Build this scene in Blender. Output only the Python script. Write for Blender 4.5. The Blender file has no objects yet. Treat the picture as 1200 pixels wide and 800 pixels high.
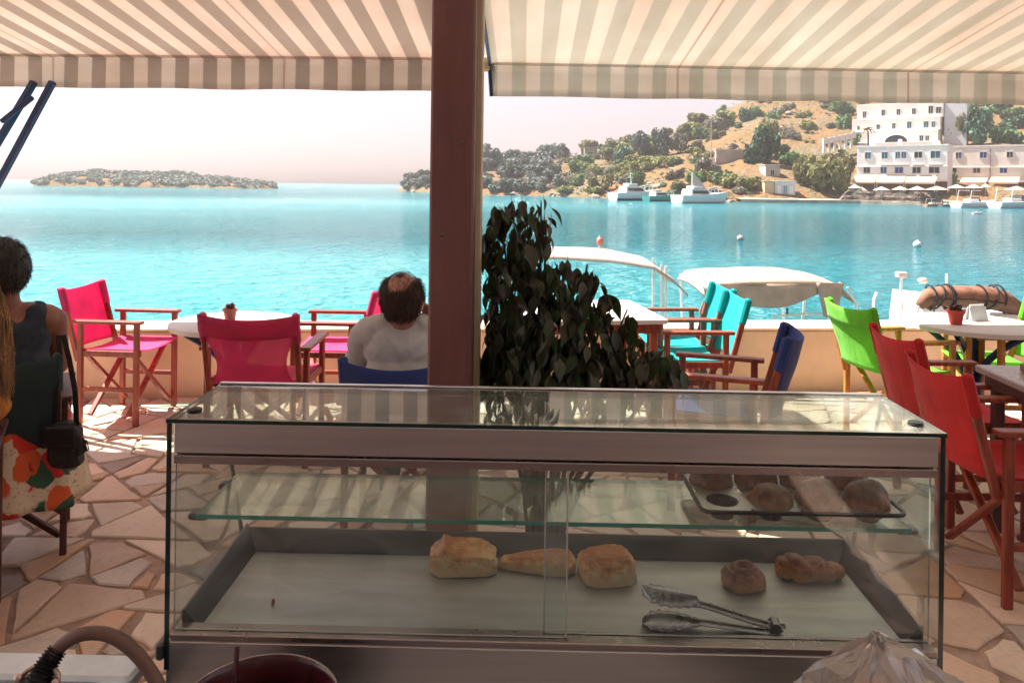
import bpy, bmesh, math, random
from mathutils import Vector, Matrix, Euler, noise
import numpy as np

random.seed(7)
C = bpy.context.scene.collection
S = bpy.context.scene
PI = math.pi
rad = math.radians

# ------------------------------------------------------------------ camera
EYE = Vector((0, 0, 1.55))
F = 900.0                                   # focal length in photo pixels (1200 wide)
YAW, ROLL = rad(1.0), rad(0.75)
CAMR = Matrix.Rotation(YAW, 4, 'Z') @ Matrix.Rotation(PI / 2, 4, 'X') @ Matrix.Rotation(ROLL, 4, 'Z')
cam_d = bpy.data.cameras.new('camera')
cam_d.sensor_width = 36; cam_d.lens = 27
cam_d.shift_y = (218 - 400) / 1200
cam_d.clip_start = .05; cam_d.clip_end = 60000
cam = bpy.data.objects.new('camera', cam_d)
cam.matrix_world = Matrix.Translation(EYE) @ CAMR
C.objects.link(cam); S.camera = cam

# ------------------------------------------------------------------ light
SUN_EL, SUN_AZ = rad(56), rad(60)            # azimuth to the left of straight ahead (+Y)
sdir = Vector((-math.sin(SUN_AZ) * math.cos(SUN_EL), math.cos(SUN_AZ) * math.cos(SUN_EL), math.sin(SUN_EL)))
sun_d = bpy.data.lights.new('sun', 'SUN')
sun_d.energy = 2.7; sun_d.angle = rad(.55); sun_d.color = (1, .93, .83)
sun = bpy.data.objects.new('sun', sun_d)
sun.rotation_euler = sdir.to_track_quat('Z', 'Y').to_euler()
C.objects.link(sun)
W = bpy.data.worlds.new('World'); S.world = W; W.use_nodes = True
wn = W.node_tree
bgn = wn.nodes['Background']
sky = wn.nodes.new('ShaderNodeTexSky'); sky.sky_type = 'NISHITA'
sky.sun_disc = False
sky.sun_elevation = SUN_EL; sky.sun_rotation = -SUN_AZ
sky.air_density = 1.0; sky.dust_density = 1.6; sky.ozone_density = 1.0
tint = wn.nodes.new('ShaderNodeMix'); tint.data_type = 'RGBA'; tint.blend_type = 'MULTIPLY'
tint.inputs[0].default_value = 1.0
hs = wn.nodes.new('ShaderNodeHueSaturation'); hs.inputs['Saturation'].default_value = .4
wn.links.new(sky.outputs[0], hs.inputs['Color'])
wn.links.new(hs.outputs[0], tint.inputs[6])
tint.inputs[7].default_value = (.50, .40, .42, 1)
wn.links.new(tint.outputs[2], bgn.inputs['Color'])
bgn.inputs['Strength'].default_value = .052
S.view_settings.view_transform = 'Standard'; S.view_settings.look = 'None'
S.view_settings.exposure = 2.7; S.view_settings.gamma = 1
S.cycles.max_bounces = 10; S.cycles.transparent_max_bounces = 16
S.cycles.caustics_reflective = False; S.cycles.caustics_refractive = False
S.cycles.sample_clamp_indirect = 4

SEA = -1.35

# ------------------------------------------------------------------ pixel helpers (photo pixels -> real places)
def ray(px, py): return CAMR.to_3x3() @ Vector(((px - 600) / F, (218 - py) / F, -1))
def at(px, py, Y):
    r = ray(px, py); return EYE + r * (Y / r.y)
def gp(px, py, z=0.0):
    r = ray(px, py); return EYE + r * ((z - EYE.z) / r.z)
def proj(p):
    v = CAMR.to_3x3().transposed() @ (Vector(p) - EYE)
    if v.z > -.01: return None
    return (600 + F * v.x / -v.z, 218 - F * v.y / -v.z, -v.z)
def table(xs, ys, x):
    return float(np.interp(x, xs, ys))

# ------------------------------------------------------------------ materials
MATS = {}
class NT:
    def __init__(s, m): s.t = m.node_tree; s.n = s.t.nodes; s.l = s.t.links
    def new(s, ty, **kw):
        n = s.n.new(ty)
        for k, v in kw.items(): setattr(n, k, v)
        return n
    def put(s, inp, v):
        if hasattr(v, 'node'): s.l.new(v, inp)
        elif isinstance(v, (tuple, list)) and len(v) == 3 and inp.type == 'RGBA': inp.default_value = (*v, 1)
        else: inp.default_value = v
    def math(s, op, a, b=0.0, c=None):
        n = s.new('ShaderNodeMath', operation=op); s.put(n.inputs[0], a); s.put(n.inputs[1], b)
        if c is not None: s.put(n.inputs[2], c)
        return n.outputs[0]
    def mix(s, f, a, b, blend='MIX'):
        n = s.new('ShaderNodeMix', data_type='RGBA', blend_type=blend)
        s.put(n.inputs[0], f); s.put(n.inputs[6], a); s.put(n.inputs[7], b); return n.outputs[2]
    def coords(s, kind='Object', scale=(1, 1, 1), rot=(0, 0, 0)):
        tc = s.new('ShaderNodeTexCoord'); mp = s.new('ShaderNodeMapping')
        s.l.new(tc.outputs[kind], mp.inputs[0]); mp.inputs['Scale'].default_value = scale
        mp.inputs['Rotation'].default_value = rot
        return mp.outputs[0]
    def noise(s, vec, scale=5, detail=4, rough=.55):
        n = s.new('ShaderNodeTexNoise'); s.l.new(vec, n.inputs['Vector'])
        n.inputs['Scale'].default_value = scale; n.inputs['Detail'].default_value = detail
        n.inputs['Roughness'].default_value = rough
        return n.outputs['Fac']
    def ramp(s, f, stops, interp='LINEAR'):
        n = s.new('ShaderNodeValToRGB'); s.l.new(f, n.inputs[0]); r = n.color_ramp; r.interpolation = interp
        while len(r.elements) < len(stops): r.elements.new(.5)
        for e, (p, c) in zip(r.elements, stops): e.position = p; e.color = (*c, 1) if len(c) == 3 else c
        return n.outputs[0]
    def bump(s, h, strength=.3, dist=.01):
        n = s.new('ShaderNodeBump'); s.l.new(h, n.inputs['Height'])
        n.inputs['Strength'].default_value = strength; n.inputs['Distance'].default_value = dist
        return n.outputs[0]

def new_mat(name):
    m = bpy.data.materials.new(name); m.use_nodes = True
    return m, NT(m), m.node_tree.nodes['Principled BSDF']

def mat(name, col, rough=.6, metal=0., var=.18, nscale=8., stretch=(1, 1, 1), bump=0., bscale=60., bdist=.003,
        col2=None, obj_var=0., spec=None, coat=0., kind='Object'):
    """plain coloured surface with grain, blotches and fine relief"""
    if name in MATS: return MATS[name]
    m, t, p = new_mat(name)
    v = t.coords(kind, stretch)
    n1 = t.noise(v, nscale, 6, .6)
    c2 = col2 or tuple(min(1, c * (1 - var * 1.6)) for c in col)
    c1 = tuple(min(1, c * (1 + var * .5)) for c in col)
    f = t.ramp(n1, [(.3, (0, 0, 0)), (.7, (1, 1, 1))])
    cc = t.mix(f, c1, c2)
    if obj_var:
        oi = t.new('ShaderNodeObjectInfo')
        h = t.new('ShaderNodeHueSaturation')
        t.put(h.inputs['Value'], t.math('MULTIPLY_ADD', oi.outputs['Random'], obj_var * 2, 1 - obj_var))
        t.put(h.inputs['Hue'], t.math('MULTIPLY_ADD', oi.outputs['Random'], obj_var * .12, .5 - obj_var * .06))
        t.l.new(cc, h.inputs['Color']); cc = h.outputs[0]
    t.l.new(cc, p.inputs['Base Color'])
    p.inputs['Metallic'].default_value = metal
    n2 = t.noise(v, nscale * 3, 4)
    t.put(p.inputs['Roughness'], t.math('MULTIPLY_ADD', n2, .24, max(.02, rough - .12)))
    if spec is not None: p.inputs['Specular IOR Level'].default_value = spec
    if coat: p.inputs['Coat Weight'].default_value = coat; p.inputs['Coat Roughness'].default_value = .15
    if bump:
        t.l.new(t.bump(t.noise(v, bscale, 5), bump, bdist), p.inputs['Normal'])
    MATS[name] = m; return m

def fabric(name, col, transl=.35, weave=900, var=.2):
    """woven canvas: diffuse plus light coming through"""
    if name in MATS: return MATS[name]
    m, t, p = new_mat(name)
    v = t.coords('Object')
    n = t.noise(v, 6, 5)
    cc = t.mix(t.ramp(n, [(.3, (0, 0, 0)), (.7, (1, 1, 1))]), tuple(c * (1 + var * .4) for c in col), tuple(c * (1 - var) for c in col))
    t.l.new(cc, p.inputs['Base Color']); p.inputs['Roughness'].default_value = .8
    p.inputs['Sheen Weight'].default_value = .15
    h_ = t.math('ADD', t.math('MULTIPLY', t.noise(v, weave * .25, 2), .06), t.math('ADD', t.noise(t.coords('Object', (1, 1, .45), (0, .5, 0)), 11, 3, .5), t.math('MULTIPLY', t.noise(t.coords('Object', (1, 1, .3), (.3, -.4, 0)), 26, 3), .35)))
    t.l.new(t.bump(h_, .55, .014), p.inputs['Normal'])
    tr = t.new('ShaderNodeBsdfTranslucent'); t.l.new(cc, tr.inputs[0])
    mx = t.new('ShaderNodeMixShader'); mx.inputs[0].default_value = transl
    t.l.new(p.outputs[0], mx.inputs[1]); t.l.new(tr.outputs[0], mx.inputs[2])
    t.l.new(mx.outputs[0], t.n['Material Output'].inputs[0])
    MATS[name] = m; return m

def glass_mat(name, col=(.975, .99, .985), ior=1.5, smear_veil=.03):
    """thin clear sheet: Fresnel share mirrors, the rest passes straight through"""
    m, t, p = new_mat(name)
    t.n.remove(p)
    lw = t.new('ShaderNodeLayerWeight'); lw.inputs[0].default_value = .5
    f0 = ((ior - 1) / (ior + 1)) ** 2
    fres = t.math('MULTIPLY_ADD', t.math('POWER', lw.outputs['Facing'], 5.0), 1 - f0, f0)
    tr = t.new('ShaderNodeBsdfTransparent'); tr.inputs[0].default_value = (*col, 1)
    gl = t.new('ShaderNodeBsdfGlossy'); gl.inputs['Roughness'].default_value = .015
    df = t.new('ShaderNodeBsdfDiffuse'); df.inputs[0].default_value = (.78, .82, .78, 1)
    mx = t.new('ShaderNodeMixShader'); t.l.new(fres, mx.inputs[0])
    t.l.new(tr.outputs[0], mx.inputs[1]); t.l.new(gl.outputs[0], mx.inputs[2])
    v = t.coords('Object', (1, 1, 3))
    sm = t.math('MULTIPLY', t.ramp(t.noise(v, 5, 6, .65), [(.35, (0, 0, 0)), (.8, (1, 1, 1))]), smear_veil * 2)  # smears on the sheet, mixed in as a light veil to lift dark tones
    m2 = t.new('ShaderNodeMixShader'); t.l.new(sm, m2.inputs[0])
    t.l.new(mx.outputs[0], m2.inputs[1]); t.l.new(df.outputs[0], m2.inputs[2])
    t.l.new(m2.outputs[0], t.n['Material Output'].inputs[0])
    MATS[name] = m; return m

wood_red = mat('wood_red', (.30, .055, .028), .45, var=.35, nscale=5, stretch=(6, 6, 1), bump=.15, bscale=30, coat=.15, obj_var=.12)
wood_orange = mat('wood_orange', (.62, .24, .055), .45, var=.3, nscale=5, stretch=(6, 6, 1), bump=.12, bscale=30, coat=.15)
wood_dark = mat('wood_dark', (.10, .032, .022), .5, var=.35, nscale=5, stretch=(6, 6, 1), bump=.15, bscale=30)
pink_fab = fabric('pink_fabric', (.86, .075, .30), .5)
mesh_fab = fabric('mesh_fabric', (.76, .06, .20), .4)
_t = NT(mesh_fab); _o = _t.n['Material Output']; _sh = _o.inputs[0].links[0].from_socket
_tr = _t.new('ShaderNodeBsdfTransparent'); _mx = _t.new('ShaderNodeMixShader'); _mx.inputs[0].default_value = .22
_t.l.new(_sh, _mx.inputs[1]); _t.l.new(_tr.outputs[0], _mx.inputs[2]); _t.l.new(_mx.outputs[0], _o.inputs[0])
blue_fab = fabric('blue_fabric', (.02, .05, .22), .15)
turq_fab = fabric('turquoise_fabric', (.0, .56, .58), .45)
green_fab = fabric('green_fabric', (.20, .72, .04), .4)
red_fab = fabric('red_fabric', (.66, .022, .022), .3)
teal_fab = fabric('teal_fabric', (.025, .055, .065), .15)
steel = mat('steel', (.56, .54, .545), .34, 1.0, var=.08, nscale=3, stretch=(1, 30, 30))
steel_tray = mat('steel_tray', (.55, .55, .555), .5, .9, var=.14, nscale=4, stretch=(1, 6, 6), bump=.04, bscale=40, bdist=.001)
steel_dark = mat('steel_dark', (.13, .115, .13), .4, .8, var=.1, nscale=5)
black_plastic = mat('black_plastic', (.02, .02, .022), .45, var=.1)
glass = glass_mat('clear_glass', (.955, .99, .978), 1.6, .065)
top_glass = glass_mat('top_glass', (.90, .975, .945), 2.8, .09)
shelf_glass = glass_mat('shelf_glass', (.88, .975, .94), 3.0, .09)
glass_edge_dark = mat('glass_edge_dark', (.012, .035, .035), .15, var=.2)
glass_edge_green = mat('glass_edge_green', (.03, .34, .27), .15, var=.2, nscale=4)
white_paint = mat('white_paint', (.80, .78, .75), .5, var=.06, nscale=4)
white_gel = mat('white_gelcoat', (.80, .78, .76), .25, var=.06, nscale=3)
cream_canvas = fabric('cream_canvas', (.55, .45, .37), .35)
white_canvas = fabric('white_canvas', (.54, .475, .435), .35)
skin = mat('skin', (.46, .215, .15), .5, var=.12, nscale=14, bump=.12, bscale=160, bdist=.001)
skin_dark = mat('skin_tanned', (.27, .11, .075), .5, var=.12, nscale=14, bump=.12, bscale=160, bdist=.001)

# ------------------------------------------------------------------ mesh builder
class MB:
    def __init__(s): s.v = []; s.f = []; s.m = []
    def add(s, vs, fs, mi=0):
        o = len(s.v); s.v += [Vector(v) for v in vs]
        s.f += [tuple(i + o for i in f) for f in fs]; s.m += [mi] * len(fs); return s
    def box(s, a, b, ch=0.0, mi=0):
        a = Vector(a); b = Vector(b)
        lo = Vector(map(min, a, b)); hi = Vector(map(max, a, b))
        c = (lo + hi) / 2; h = (hi - lo) / 2
        return s.obox(c, Vector((h.x, 0, 0)), Vector((0, h.y, 0)), Vector((0, 0, h.z)), ch, mi)
    def obox(s, c, ex, ey, ez, ch=0.0, mi=0):
        """box from centre and half axes; ch chamfers the four long edges along ez's section and the ends slightly"""
        c = Vector(c)
        if ch <= 0:
            vs = [c + sx * ex + sy * ey + sz * ez for sz in (-1, 1) for sy in (-1, 1) for sx in (-1, 1)]
            return s.add(vs, [(0, 2, 3, 1), (4, 5, 7, 6), (0, 1, 5, 4), (2, 6, 7, 3), (0, 4, 6, 2), (1, 3, 7, 5)], mi)
        fx = max(0, 1 - ch / max(ex.length, 1e-6)); fy = max(0, 1 - ch / max(ey.length, 1e-6)); fz = max(0, 1 - ch / max(ez.length, 1e-6))
        prof = [(1, fy), (fx, 1), (-fx, 1), (-1, fy), (-1, -fy), (-fx, -1), (fx, -1), (1, -fy)]
        ring = lambda k, z: [c + ex * x * k[0] + ey * y * k[1] + ez * z for x, y in prof]
        kk = (fx, fy)
        vs = ring(kk, -1) + ring((1, 1), -fz) + ring((1, 1), fz) + ring(kk, 1)
        fs = [tuple(reversed(range(8)))]
        for r in range(3):
            for i in range(8): fs.append((r * 8 + i, r * 8 + (i + 1) % 8, r * 8 + 8 + (i + 1) % 8, r * 8 + 8 + i))
        fs.append(tuple(range(24, 32)))
        return s.add(vs, fs, mi)
    def beam(s, p0, p1, w, h, up=(0, 0, 1), ch=.004, mi=0):
        p0 = Vector(p0); p1 = Vector(p1); d = (p1 - p0)
        z = d.normalized(); u = Vector(up)
        if abs(z.dot(u)) > .95: u = Vector((0, 1, 0))
        x = u.cross(z).normalized(); y = z.cross(x)
        return s.obox((p0 + p1) / 2, x * w / 2, y * h / 2, d / 2, ch, mi)
    def tube(s, pts, r, n=8, cap=True, mi=0):
        pts = [Vector(p) for p in pts]; rs = r if isinstance(r, (list, tuple)) else [r] * len(pts)
        o = len(s.v); prev = None
        for i, p in enumerate(pts):
            d = (pts[min(i + 1, len(pts) - 1)] - pts[max(i - 1, 0)]).normalized()
            if prev is None:
                a = Vector((0, 0, 1)) if abs(d.z) < .9 else Vector((1, 0, 0))
                x = a.cross(d).normalized()
            else: x = (prev - d * prev.dot(d)).normalized()
            prev = x; y = d.cross(x)
            for k in range(n):
                a = 2 * PI * k / n; s.v.append(p + (x * math.cos(a) + y * math.sin(a)) * rs[i])
        for i in range(len(pts) - 1):
            for k in range(n):
                s.f.append((o + i * n + k, o + i * n + (k + 1) % n, o + (i + 1) * n + (k + 1) % n, o + (i + 1) * n + k)); s.m.append(mi)
        if cap:
            s.f.append(tuple(o + k for k in reversed(range(n)))); s.m.append(mi)
            e = o + (len(pts) - 1) * n
            s.f.append(tuple(e + k for k in range(n))); s.m.append(mi)
        return s
    def lathe(s, prof, c=(0, 0, 0), n=24, mi=0, sx=1, sy=1):
        o = len(s.v); c = Vector(c)
        for r, z in prof:
            for k in range(n):
                a = 2 * PI * k / n; s.v.append(c + Vector((r * sx * math.cos(a), r * sy * math.sin(a), z)))
        for i in range(len(prof) - 1):
            for k in range(n):
                s.f.append((o + i * n + k, o + i * n + (k + 1) % n, o + (i + 1) * n + (k + 1) % n, o + (i + 1) * n + k)); s.m.append(mi)
        for i, rev in ((0, True), (len(prof) - 1, False)):
            if prof[i][0] > 1e-5:
                q = [o + i * n + k for k in range(n)]
                s.f.append(tuple(reversed(q)) if rev else tuple(q)); s.m.append(mi)
        return s
    def grid(s, fn, nu, nv, mi=0, flip=False):
        o = len(s.v)
        for j in range(nv + 1):
            for i in range(nu + 1): s.v.append(Vector(fn(i / nu, j / nv)))
        for j in range(nv):
            for i in range(nu):
                q = (o + j * (nu + 1) + i, o + j * (nu + 1) + i + 1, o + (j + 1) * (nu + 1) + i + 1, o + (j + 1) * (nu + 1) + i)
                s.f.append(tuple(reversed(q)) if flip else q); s.m.append(mi)
        return s
    def slabgrid(s, fn, nu, nv, th, mi=0):
        """sheet with thickness th (vector or fn(u,v)->vector)"""
        T = th if callable(th) else (lambda u, v: Vector(th))
        s.grid(lambda u, v: Vector(fn(u, v)) + T(u, v) * .5, nu, nv, mi)
        o2 = len(s.v)
        s.grid(lambda u, v: Vector(fn(u, v)) - T(u, v) * .5, nu, nv, mi, True)
        o1 = o2 - (nu + 1) * (nv + 1)
        rim = [i for i in range(nu)] ; 
        def idx(i, j): return j * (nu + 1) + i
        loop = [idx(i, 0) for i in range(nu)] + [idx(nu, j) for j in range(nv)] + [idx(i, nv) for i in range(nu, 0, -1)] + [idx(0, j) for j in range(nv, 0, -1)]
        for a, b in zip(loop, loop[1:] + loop[:1]):
            s.f.append((o1 + b, o1 + a, o2 + a, o2 + b)); s.m.append(mi)
        return s
    def ico(s, c, r, sub=2, rot=None, mi=0, fn=None):
        vs, fs = ICO[sub]; c = Vector(c); r = Vector(r) if not isinstance(r, (int, float)) else Vector((r, r, r))
        out = []
        for v in vs:
            p = Vector((v.x * r.x, v.y * r.y, v.z * r.z))
            if fn: p = fn(v, p)
            if rot is not None: p = rot @ p
            out.append(p + c)
        return s.add(out, fs, mi)
    def capsule(s, p0, p1, r0, r1, n=14):
        p0 = Vector(p0); p1 = Vector(p1); d = (p1 - p0); L = d.length; z = d.normalized()
        pts = []; rs = []
        for k in range(5):
            a = PI / 2 * (1 - k / 4.0); pts.append(p0 - z * r0 * math.sin(a)); rs.append(max(1e-4, r0 * math.cos(a)))
        for k in range(5):
            a = PI / 2 * k / 4.0; pts.append(p1 + z * r1 * math.sin(a)); rs.append(max(1e-4, r1 * math.cos(a)))
        return s.tube(pts, rs, n)
    def mesh(s, name, mats, smooth=False):
        me = bpy.data.meshes.new(name); me.from_pydata([tuple(v) for v in s.v], [], s.f)
        mats = mats if isinstance(mats, (list, tuple)) else [mats]
        for m in mats: me.materials.append(m)
        if len(mats) > 1: me.polygons.foreach_set('material_index', s.m)
        if smooth:
            me.polygons.foreach_set('use_smooth', [True] * len(me.polygons))
            if smooth != 'all':
                try: me.set_sharp_from_angle(angle=rad(40))
                except Exception: pass
        me.update(); return me
    def build(s, name, mats, parent=None, smooth=False, world=False):
        if world and parent is not None:
            inv = WM[parent.name].inverted(); s.v = [inv @ v for v in s.v]
        o = bpy.data.objects.new(name, s.mesh(name, mats, smooth)); C.objects.link(o)
        if parent is not None: o.parent = parent
        return o

ICO = {}
for _s in (1, 2, 3, 4, 5):
    _b = bmesh.new(); bmesh.ops.create_icosphere(_b, subdivisions=_s, radius=1)
    ICO[_s] = ([v.co.copy() for v in _b.verts], [tuple(v.index for v in f.verts) for f in _b.faces]); _b.free()

WM = {}
def tag(o, label=None, cat=None, group=None, kind=None):
    if label: o['label'] = label
    if cat: o['category'] = cat
    if group: o['group'] = group
    if kind: o['kind'] = kind
    return o
def thing(name, label, cat, loc=(0, 0, 0), rz=0, group=None):
    o = bpy.data.objects.new(name, None); C.objects.link(o)
    o.empty_display_size = .1
    o.location = loc; o.rotation_euler = (0, 0, rz)
    WM[o.name] = Matrix.Translation(Vector(loc)) @ Matrix.Rotation(rz, 4, 'Z')
    return tag(o, label, cat, group)
def copy_tree(o, parent=None):
    c = o.copy(); C.objects.link(c); c.parent = parent
    for ch in list(o.children): copy_tree(ch, c)
    return c
def structure(o): o['kind'] = 'structure'; return o

def remesh(mb, name, m, parent, voxel=.008, smooth=6, world=False, wrinkle=0.):
    """one continuous surface grown out of overlapping closed forms"""
    o = mb.build(name, m, parent, world=world)
    r = o.modifiers.new('r', 'REMESH'); r.mode = 'VOXEL'; r.voxel_size = voxel; r.use_smooth_shade = True
    if smooth:
        k = o.modifiers.new('s', 'SMOOTH'); k.iterations = smooth; k.factor = .5
    bake(o)
    if wrinkle:
        me = o.data; co = [v.co.copy() for v in me.vertices]; no = [v.normal.copy() for v in me.vertices]
        for v, c, n in zip(me.vertices, co, no):
            q = Vector((c.x * 9 + c.z * 5, c.y * 8, c.z * 13 - abs(c.x) * 14))
            v.co = c + n * wrinkle * (1 - 2 * abs(noise.noise(q)) + .5 * noise.noise(q * 2.3) - .3)
    return o
def bake(o):
    dg = bpy.context.evaluated_depsgraph_get()
    me = bpy.data.meshes.new_from_object(o.evaluated_get(dg)); old = o.data
    o.modifiers.clear(); o.data = me; me.name = old.name
    if not me.materials:
        for m in old.materials: me.materials.append(m)
    bpy.data.meshes.remove(old)

# ================================================================== SETTING: sea, terrace, room
def sea_material():
    m, t, p = new_mat('sea_water')
    v = t.coords('Object', (1, 1, 1))
    big = t.noise(t.coords('Object', (.006, .035, 1)), 1, 4, .5)
    mid = t.noise(t.coords('Object', (.25, .9, 1)), 1, 4, .6)
    col = t.ramp(big, [(.3, (.0, .21, .27)), (.5, (.002, .28, .33)), (.72, (.008, .34, .375))])
    sx = t.new('ShaderNodeSeparateXYZ'); t.l.new(v, sx.inputs[0])
    # sun glare painted into the water colour: paler turquoise left, deeper blue right
    ang = t.math('DIVIDE', sx.outputs[0], t.math('MAXIMUM', t.math('ABSOLUTE', sx.outputs[1]), 6.0))
    glare_off = t.ramp(t.math('MULTIPLY_ADD', ang, .75, .5), [(.1, (0, 0, 0)), (.95, (1, 1, 1))])
    col = t.mix(glare_off, col, t.mix(big, (.0, .125, .18), (.0, .195, .245)))
    t.l.new(col, p.inputs['Base Color'])
    p.inputs['IOR'].default_value = 1.33
    t.put(p.inputs['Roughness'], t.ramp(big, [(.35, (.08, .08, .08)), (.62, (.15, .15, .15))]))
    w1 = t.noise(t.coords('Object', (.9, 1.6, 1), (0, 0, .2)), 1, 5, .55)
    w2 = t.noise(t.coords('Object', (3.0, 5.0, 1), (0, 0, -.25)), 1, 4, .6)
    h = t.math('ADD', t.math('MULTIPLY', w1, 1.3), t.math('MULTIPLY', w2, .45))
    calm = t.ramp(t.noise(t.coords('Object', (.004, .028, 1)), 1, 3, .5), [(.42, (1, 1, 1)), (.62, (.65, .65, .65))])
    b = t.new('ShaderNodeBump'); t.l.new(h, b.inputs['Height']); b.inputs['Distance'].default_value = 1.25
    t.l.new(calm, b.inputs['Strength'])
    t.l.new(b.outputs[0], p.inputs['Normal'])
    return m
mb = MB()
ys = [-30, 3, 8, 20, 60, 150, 400, 1500, 6000, 24000]; xs = [-24000, -4000, -800, -200, -60, -15, 0, 15, 60, 200, 800, 4000, 24000]
for j in range(len(ys) - 1):
    for i in range(len(xs) - 1):
        mb.add([(xs[i], ys[j], SEA), (xs[i + 1], ys[j], SEA), (xs[i + 1], ys[j + 1], SEA), (xs[i], ys[j + 1], SEA)], [(0, 1, 2, 3)])
structure(mb.build('sea', sea_material()))

# low sea wall line, slightly askew to the picture plane
WA = math.atan2(.47, 4.85)
def wall_y(x): return 5.43 + (x + 3.2) * math.tan(WA)

# terrace: mortar bed, then the crazy-paving stones lying proud of it
def mortar_material():
    return mat('mortar', (.44, .31, .245), .9, var=.3, nscale=9, bump=.5, bscale=60, bdist=.006)
mb = MB()
mb.add([(-9, -4, -.011), (9, -4, -.011), (9, wall_y(9) + .02, -.011), (-9, wall_y(-9) + .02, -.011),
        (-9, -4, -1.7), (9, -4, -1.7), (9, wall_y(9) + .02, -1.7), (-9, wall_y(-9) + .02, -1.7)],
       [(0, 1, 2, 3), (0, 4, 5, 1), (1, 5, 6, 2), (2, 6, 7, 3), (3, 7, 4, 0)])
floor = structure(mb.build('terrace_floor', mortar_material()))

def stone_material(name, c, c2):
    m, t, p = new_mat(name)
    v = t.coords('Object')
    oi = t.new('ShaderNodeObjectInfo')
    off = t.new('ShaderNodeVectorMath', operation='ADD'); t.l.new(v, off.inputs[0]); t.l.new(oi.outputs['Random'], off.inputs[1])
    n = t.noise(off.outputs[0], 4, 6, .62); n2 = t.noise(off.outputs[0], 34, 4, .6)
    col = t.mix(t.ramp(n, [(.36, (0, 0, 0)), (.66, (1, 1, 1))]), c, c2)
    col = t.mix(t.math('MULTIPLY', t.ramp(n2, [(.5, (0, 0, 0)), (.75, (1, 1, 1))]), .35), col, tuple(x * .55 for x in c2))
    h = t.new('ShaderNodeHueSaturation'); t.l.new(col, h.inputs['Color'])
    t.put(h.inputs['Value'], t.math('MULTIPLY_ADD', oi.outputs['Random'], .4, .8))
    t.l.new(h.outputs[0], p.inputs['Base Color'])
    t.put(p.inputs['Roughness'], t.math('MULTIPLY_ADD', n, .3, .42))
    t.l.new(t.bump(t.math('ADD', n, t.math('MULTIPLY', n2, .3)), .45, .01), p.inputs['Normal'])
    return m
ST = [stone_material('stone_cream', (.72, .59, .47), (.63, .50, .39)), stone_material('stone_pink', (.68, .51, .39), (.60, .43, .32)),
      stone_material('stone_grey', (.61, .53, .45), (.52, .44, .37)), stone_material('stone_orange', (.64, .38, .22), (.60, .45, .33)),
      stone_material('stone_dark', (.34, .27, .235), (.27, .21, .18))]
rs = random.Random(11)
def clip_poly(poly, nx, ny, d):
    out = []
    for i in range(len(poly)):
        a, b = poly[i - 1], poly[i]
        da = a[0] * nx + a[1] * ny - d; db = b[0] * nx + b[1] * ny - d
        if da <= 0 and db > 0 or da > 0 and db <= 0:
            k = da / (da - db); out.append((a[0] + (b[0] - a[0]) * k, a[1] + (b[1] - a[1]) * k))
        if db <= 0: out.append(b)
    return out
def parea(p): return abs(sum(p[k][0] * p[(k + 1) % len(p)][1] - p[(k + 1) % len(p)][0] * p[k][1] for k in range(len(p)))) / 2
def split(poly, out):
    A = parea(poly)
    if A < .042 + .095 * rs.random() ** 1.6: out.append(poly); return
    cx = sum(p[0] for p in poly) / len(poly); cy = sum(p[1] for p in poly) / len(poly)
    a_, b_ = max(((p, q) for p in poly for q in poly), key=lambda t: (t[0][0] - t[1][0]) ** 2 + (t[0][1] - t[1][1]) ** 2)
    ang = math.atan2(b_[1] - a_[1], b_[0] - a_[0]) + rs.gauss(0, .30); L = math.sqrt(A)
    nx, ny = math.cos(ang), math.sin(ang); d = (cx + rs.gauss(0, .13) * L) * nx + (cy + rs.gauss(0, .13) * L) * ny
    p1 = clip_poly(poly, nx, ny, d); p2 = clip_poly(poly, -nx, -ny, -d)
    if len(p1) < 3 or len(p2) < 3: out.append(poly); return
    split(p1, out); split(p2, out)
cells = []
yw = lambda x: wall_y(x) - .012
split([(-4.6, 1.5), (4.9, 1.5), (4.9, yw(4.9)), (-4.6, yw(-4.6))], cells)
stones = []
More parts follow.
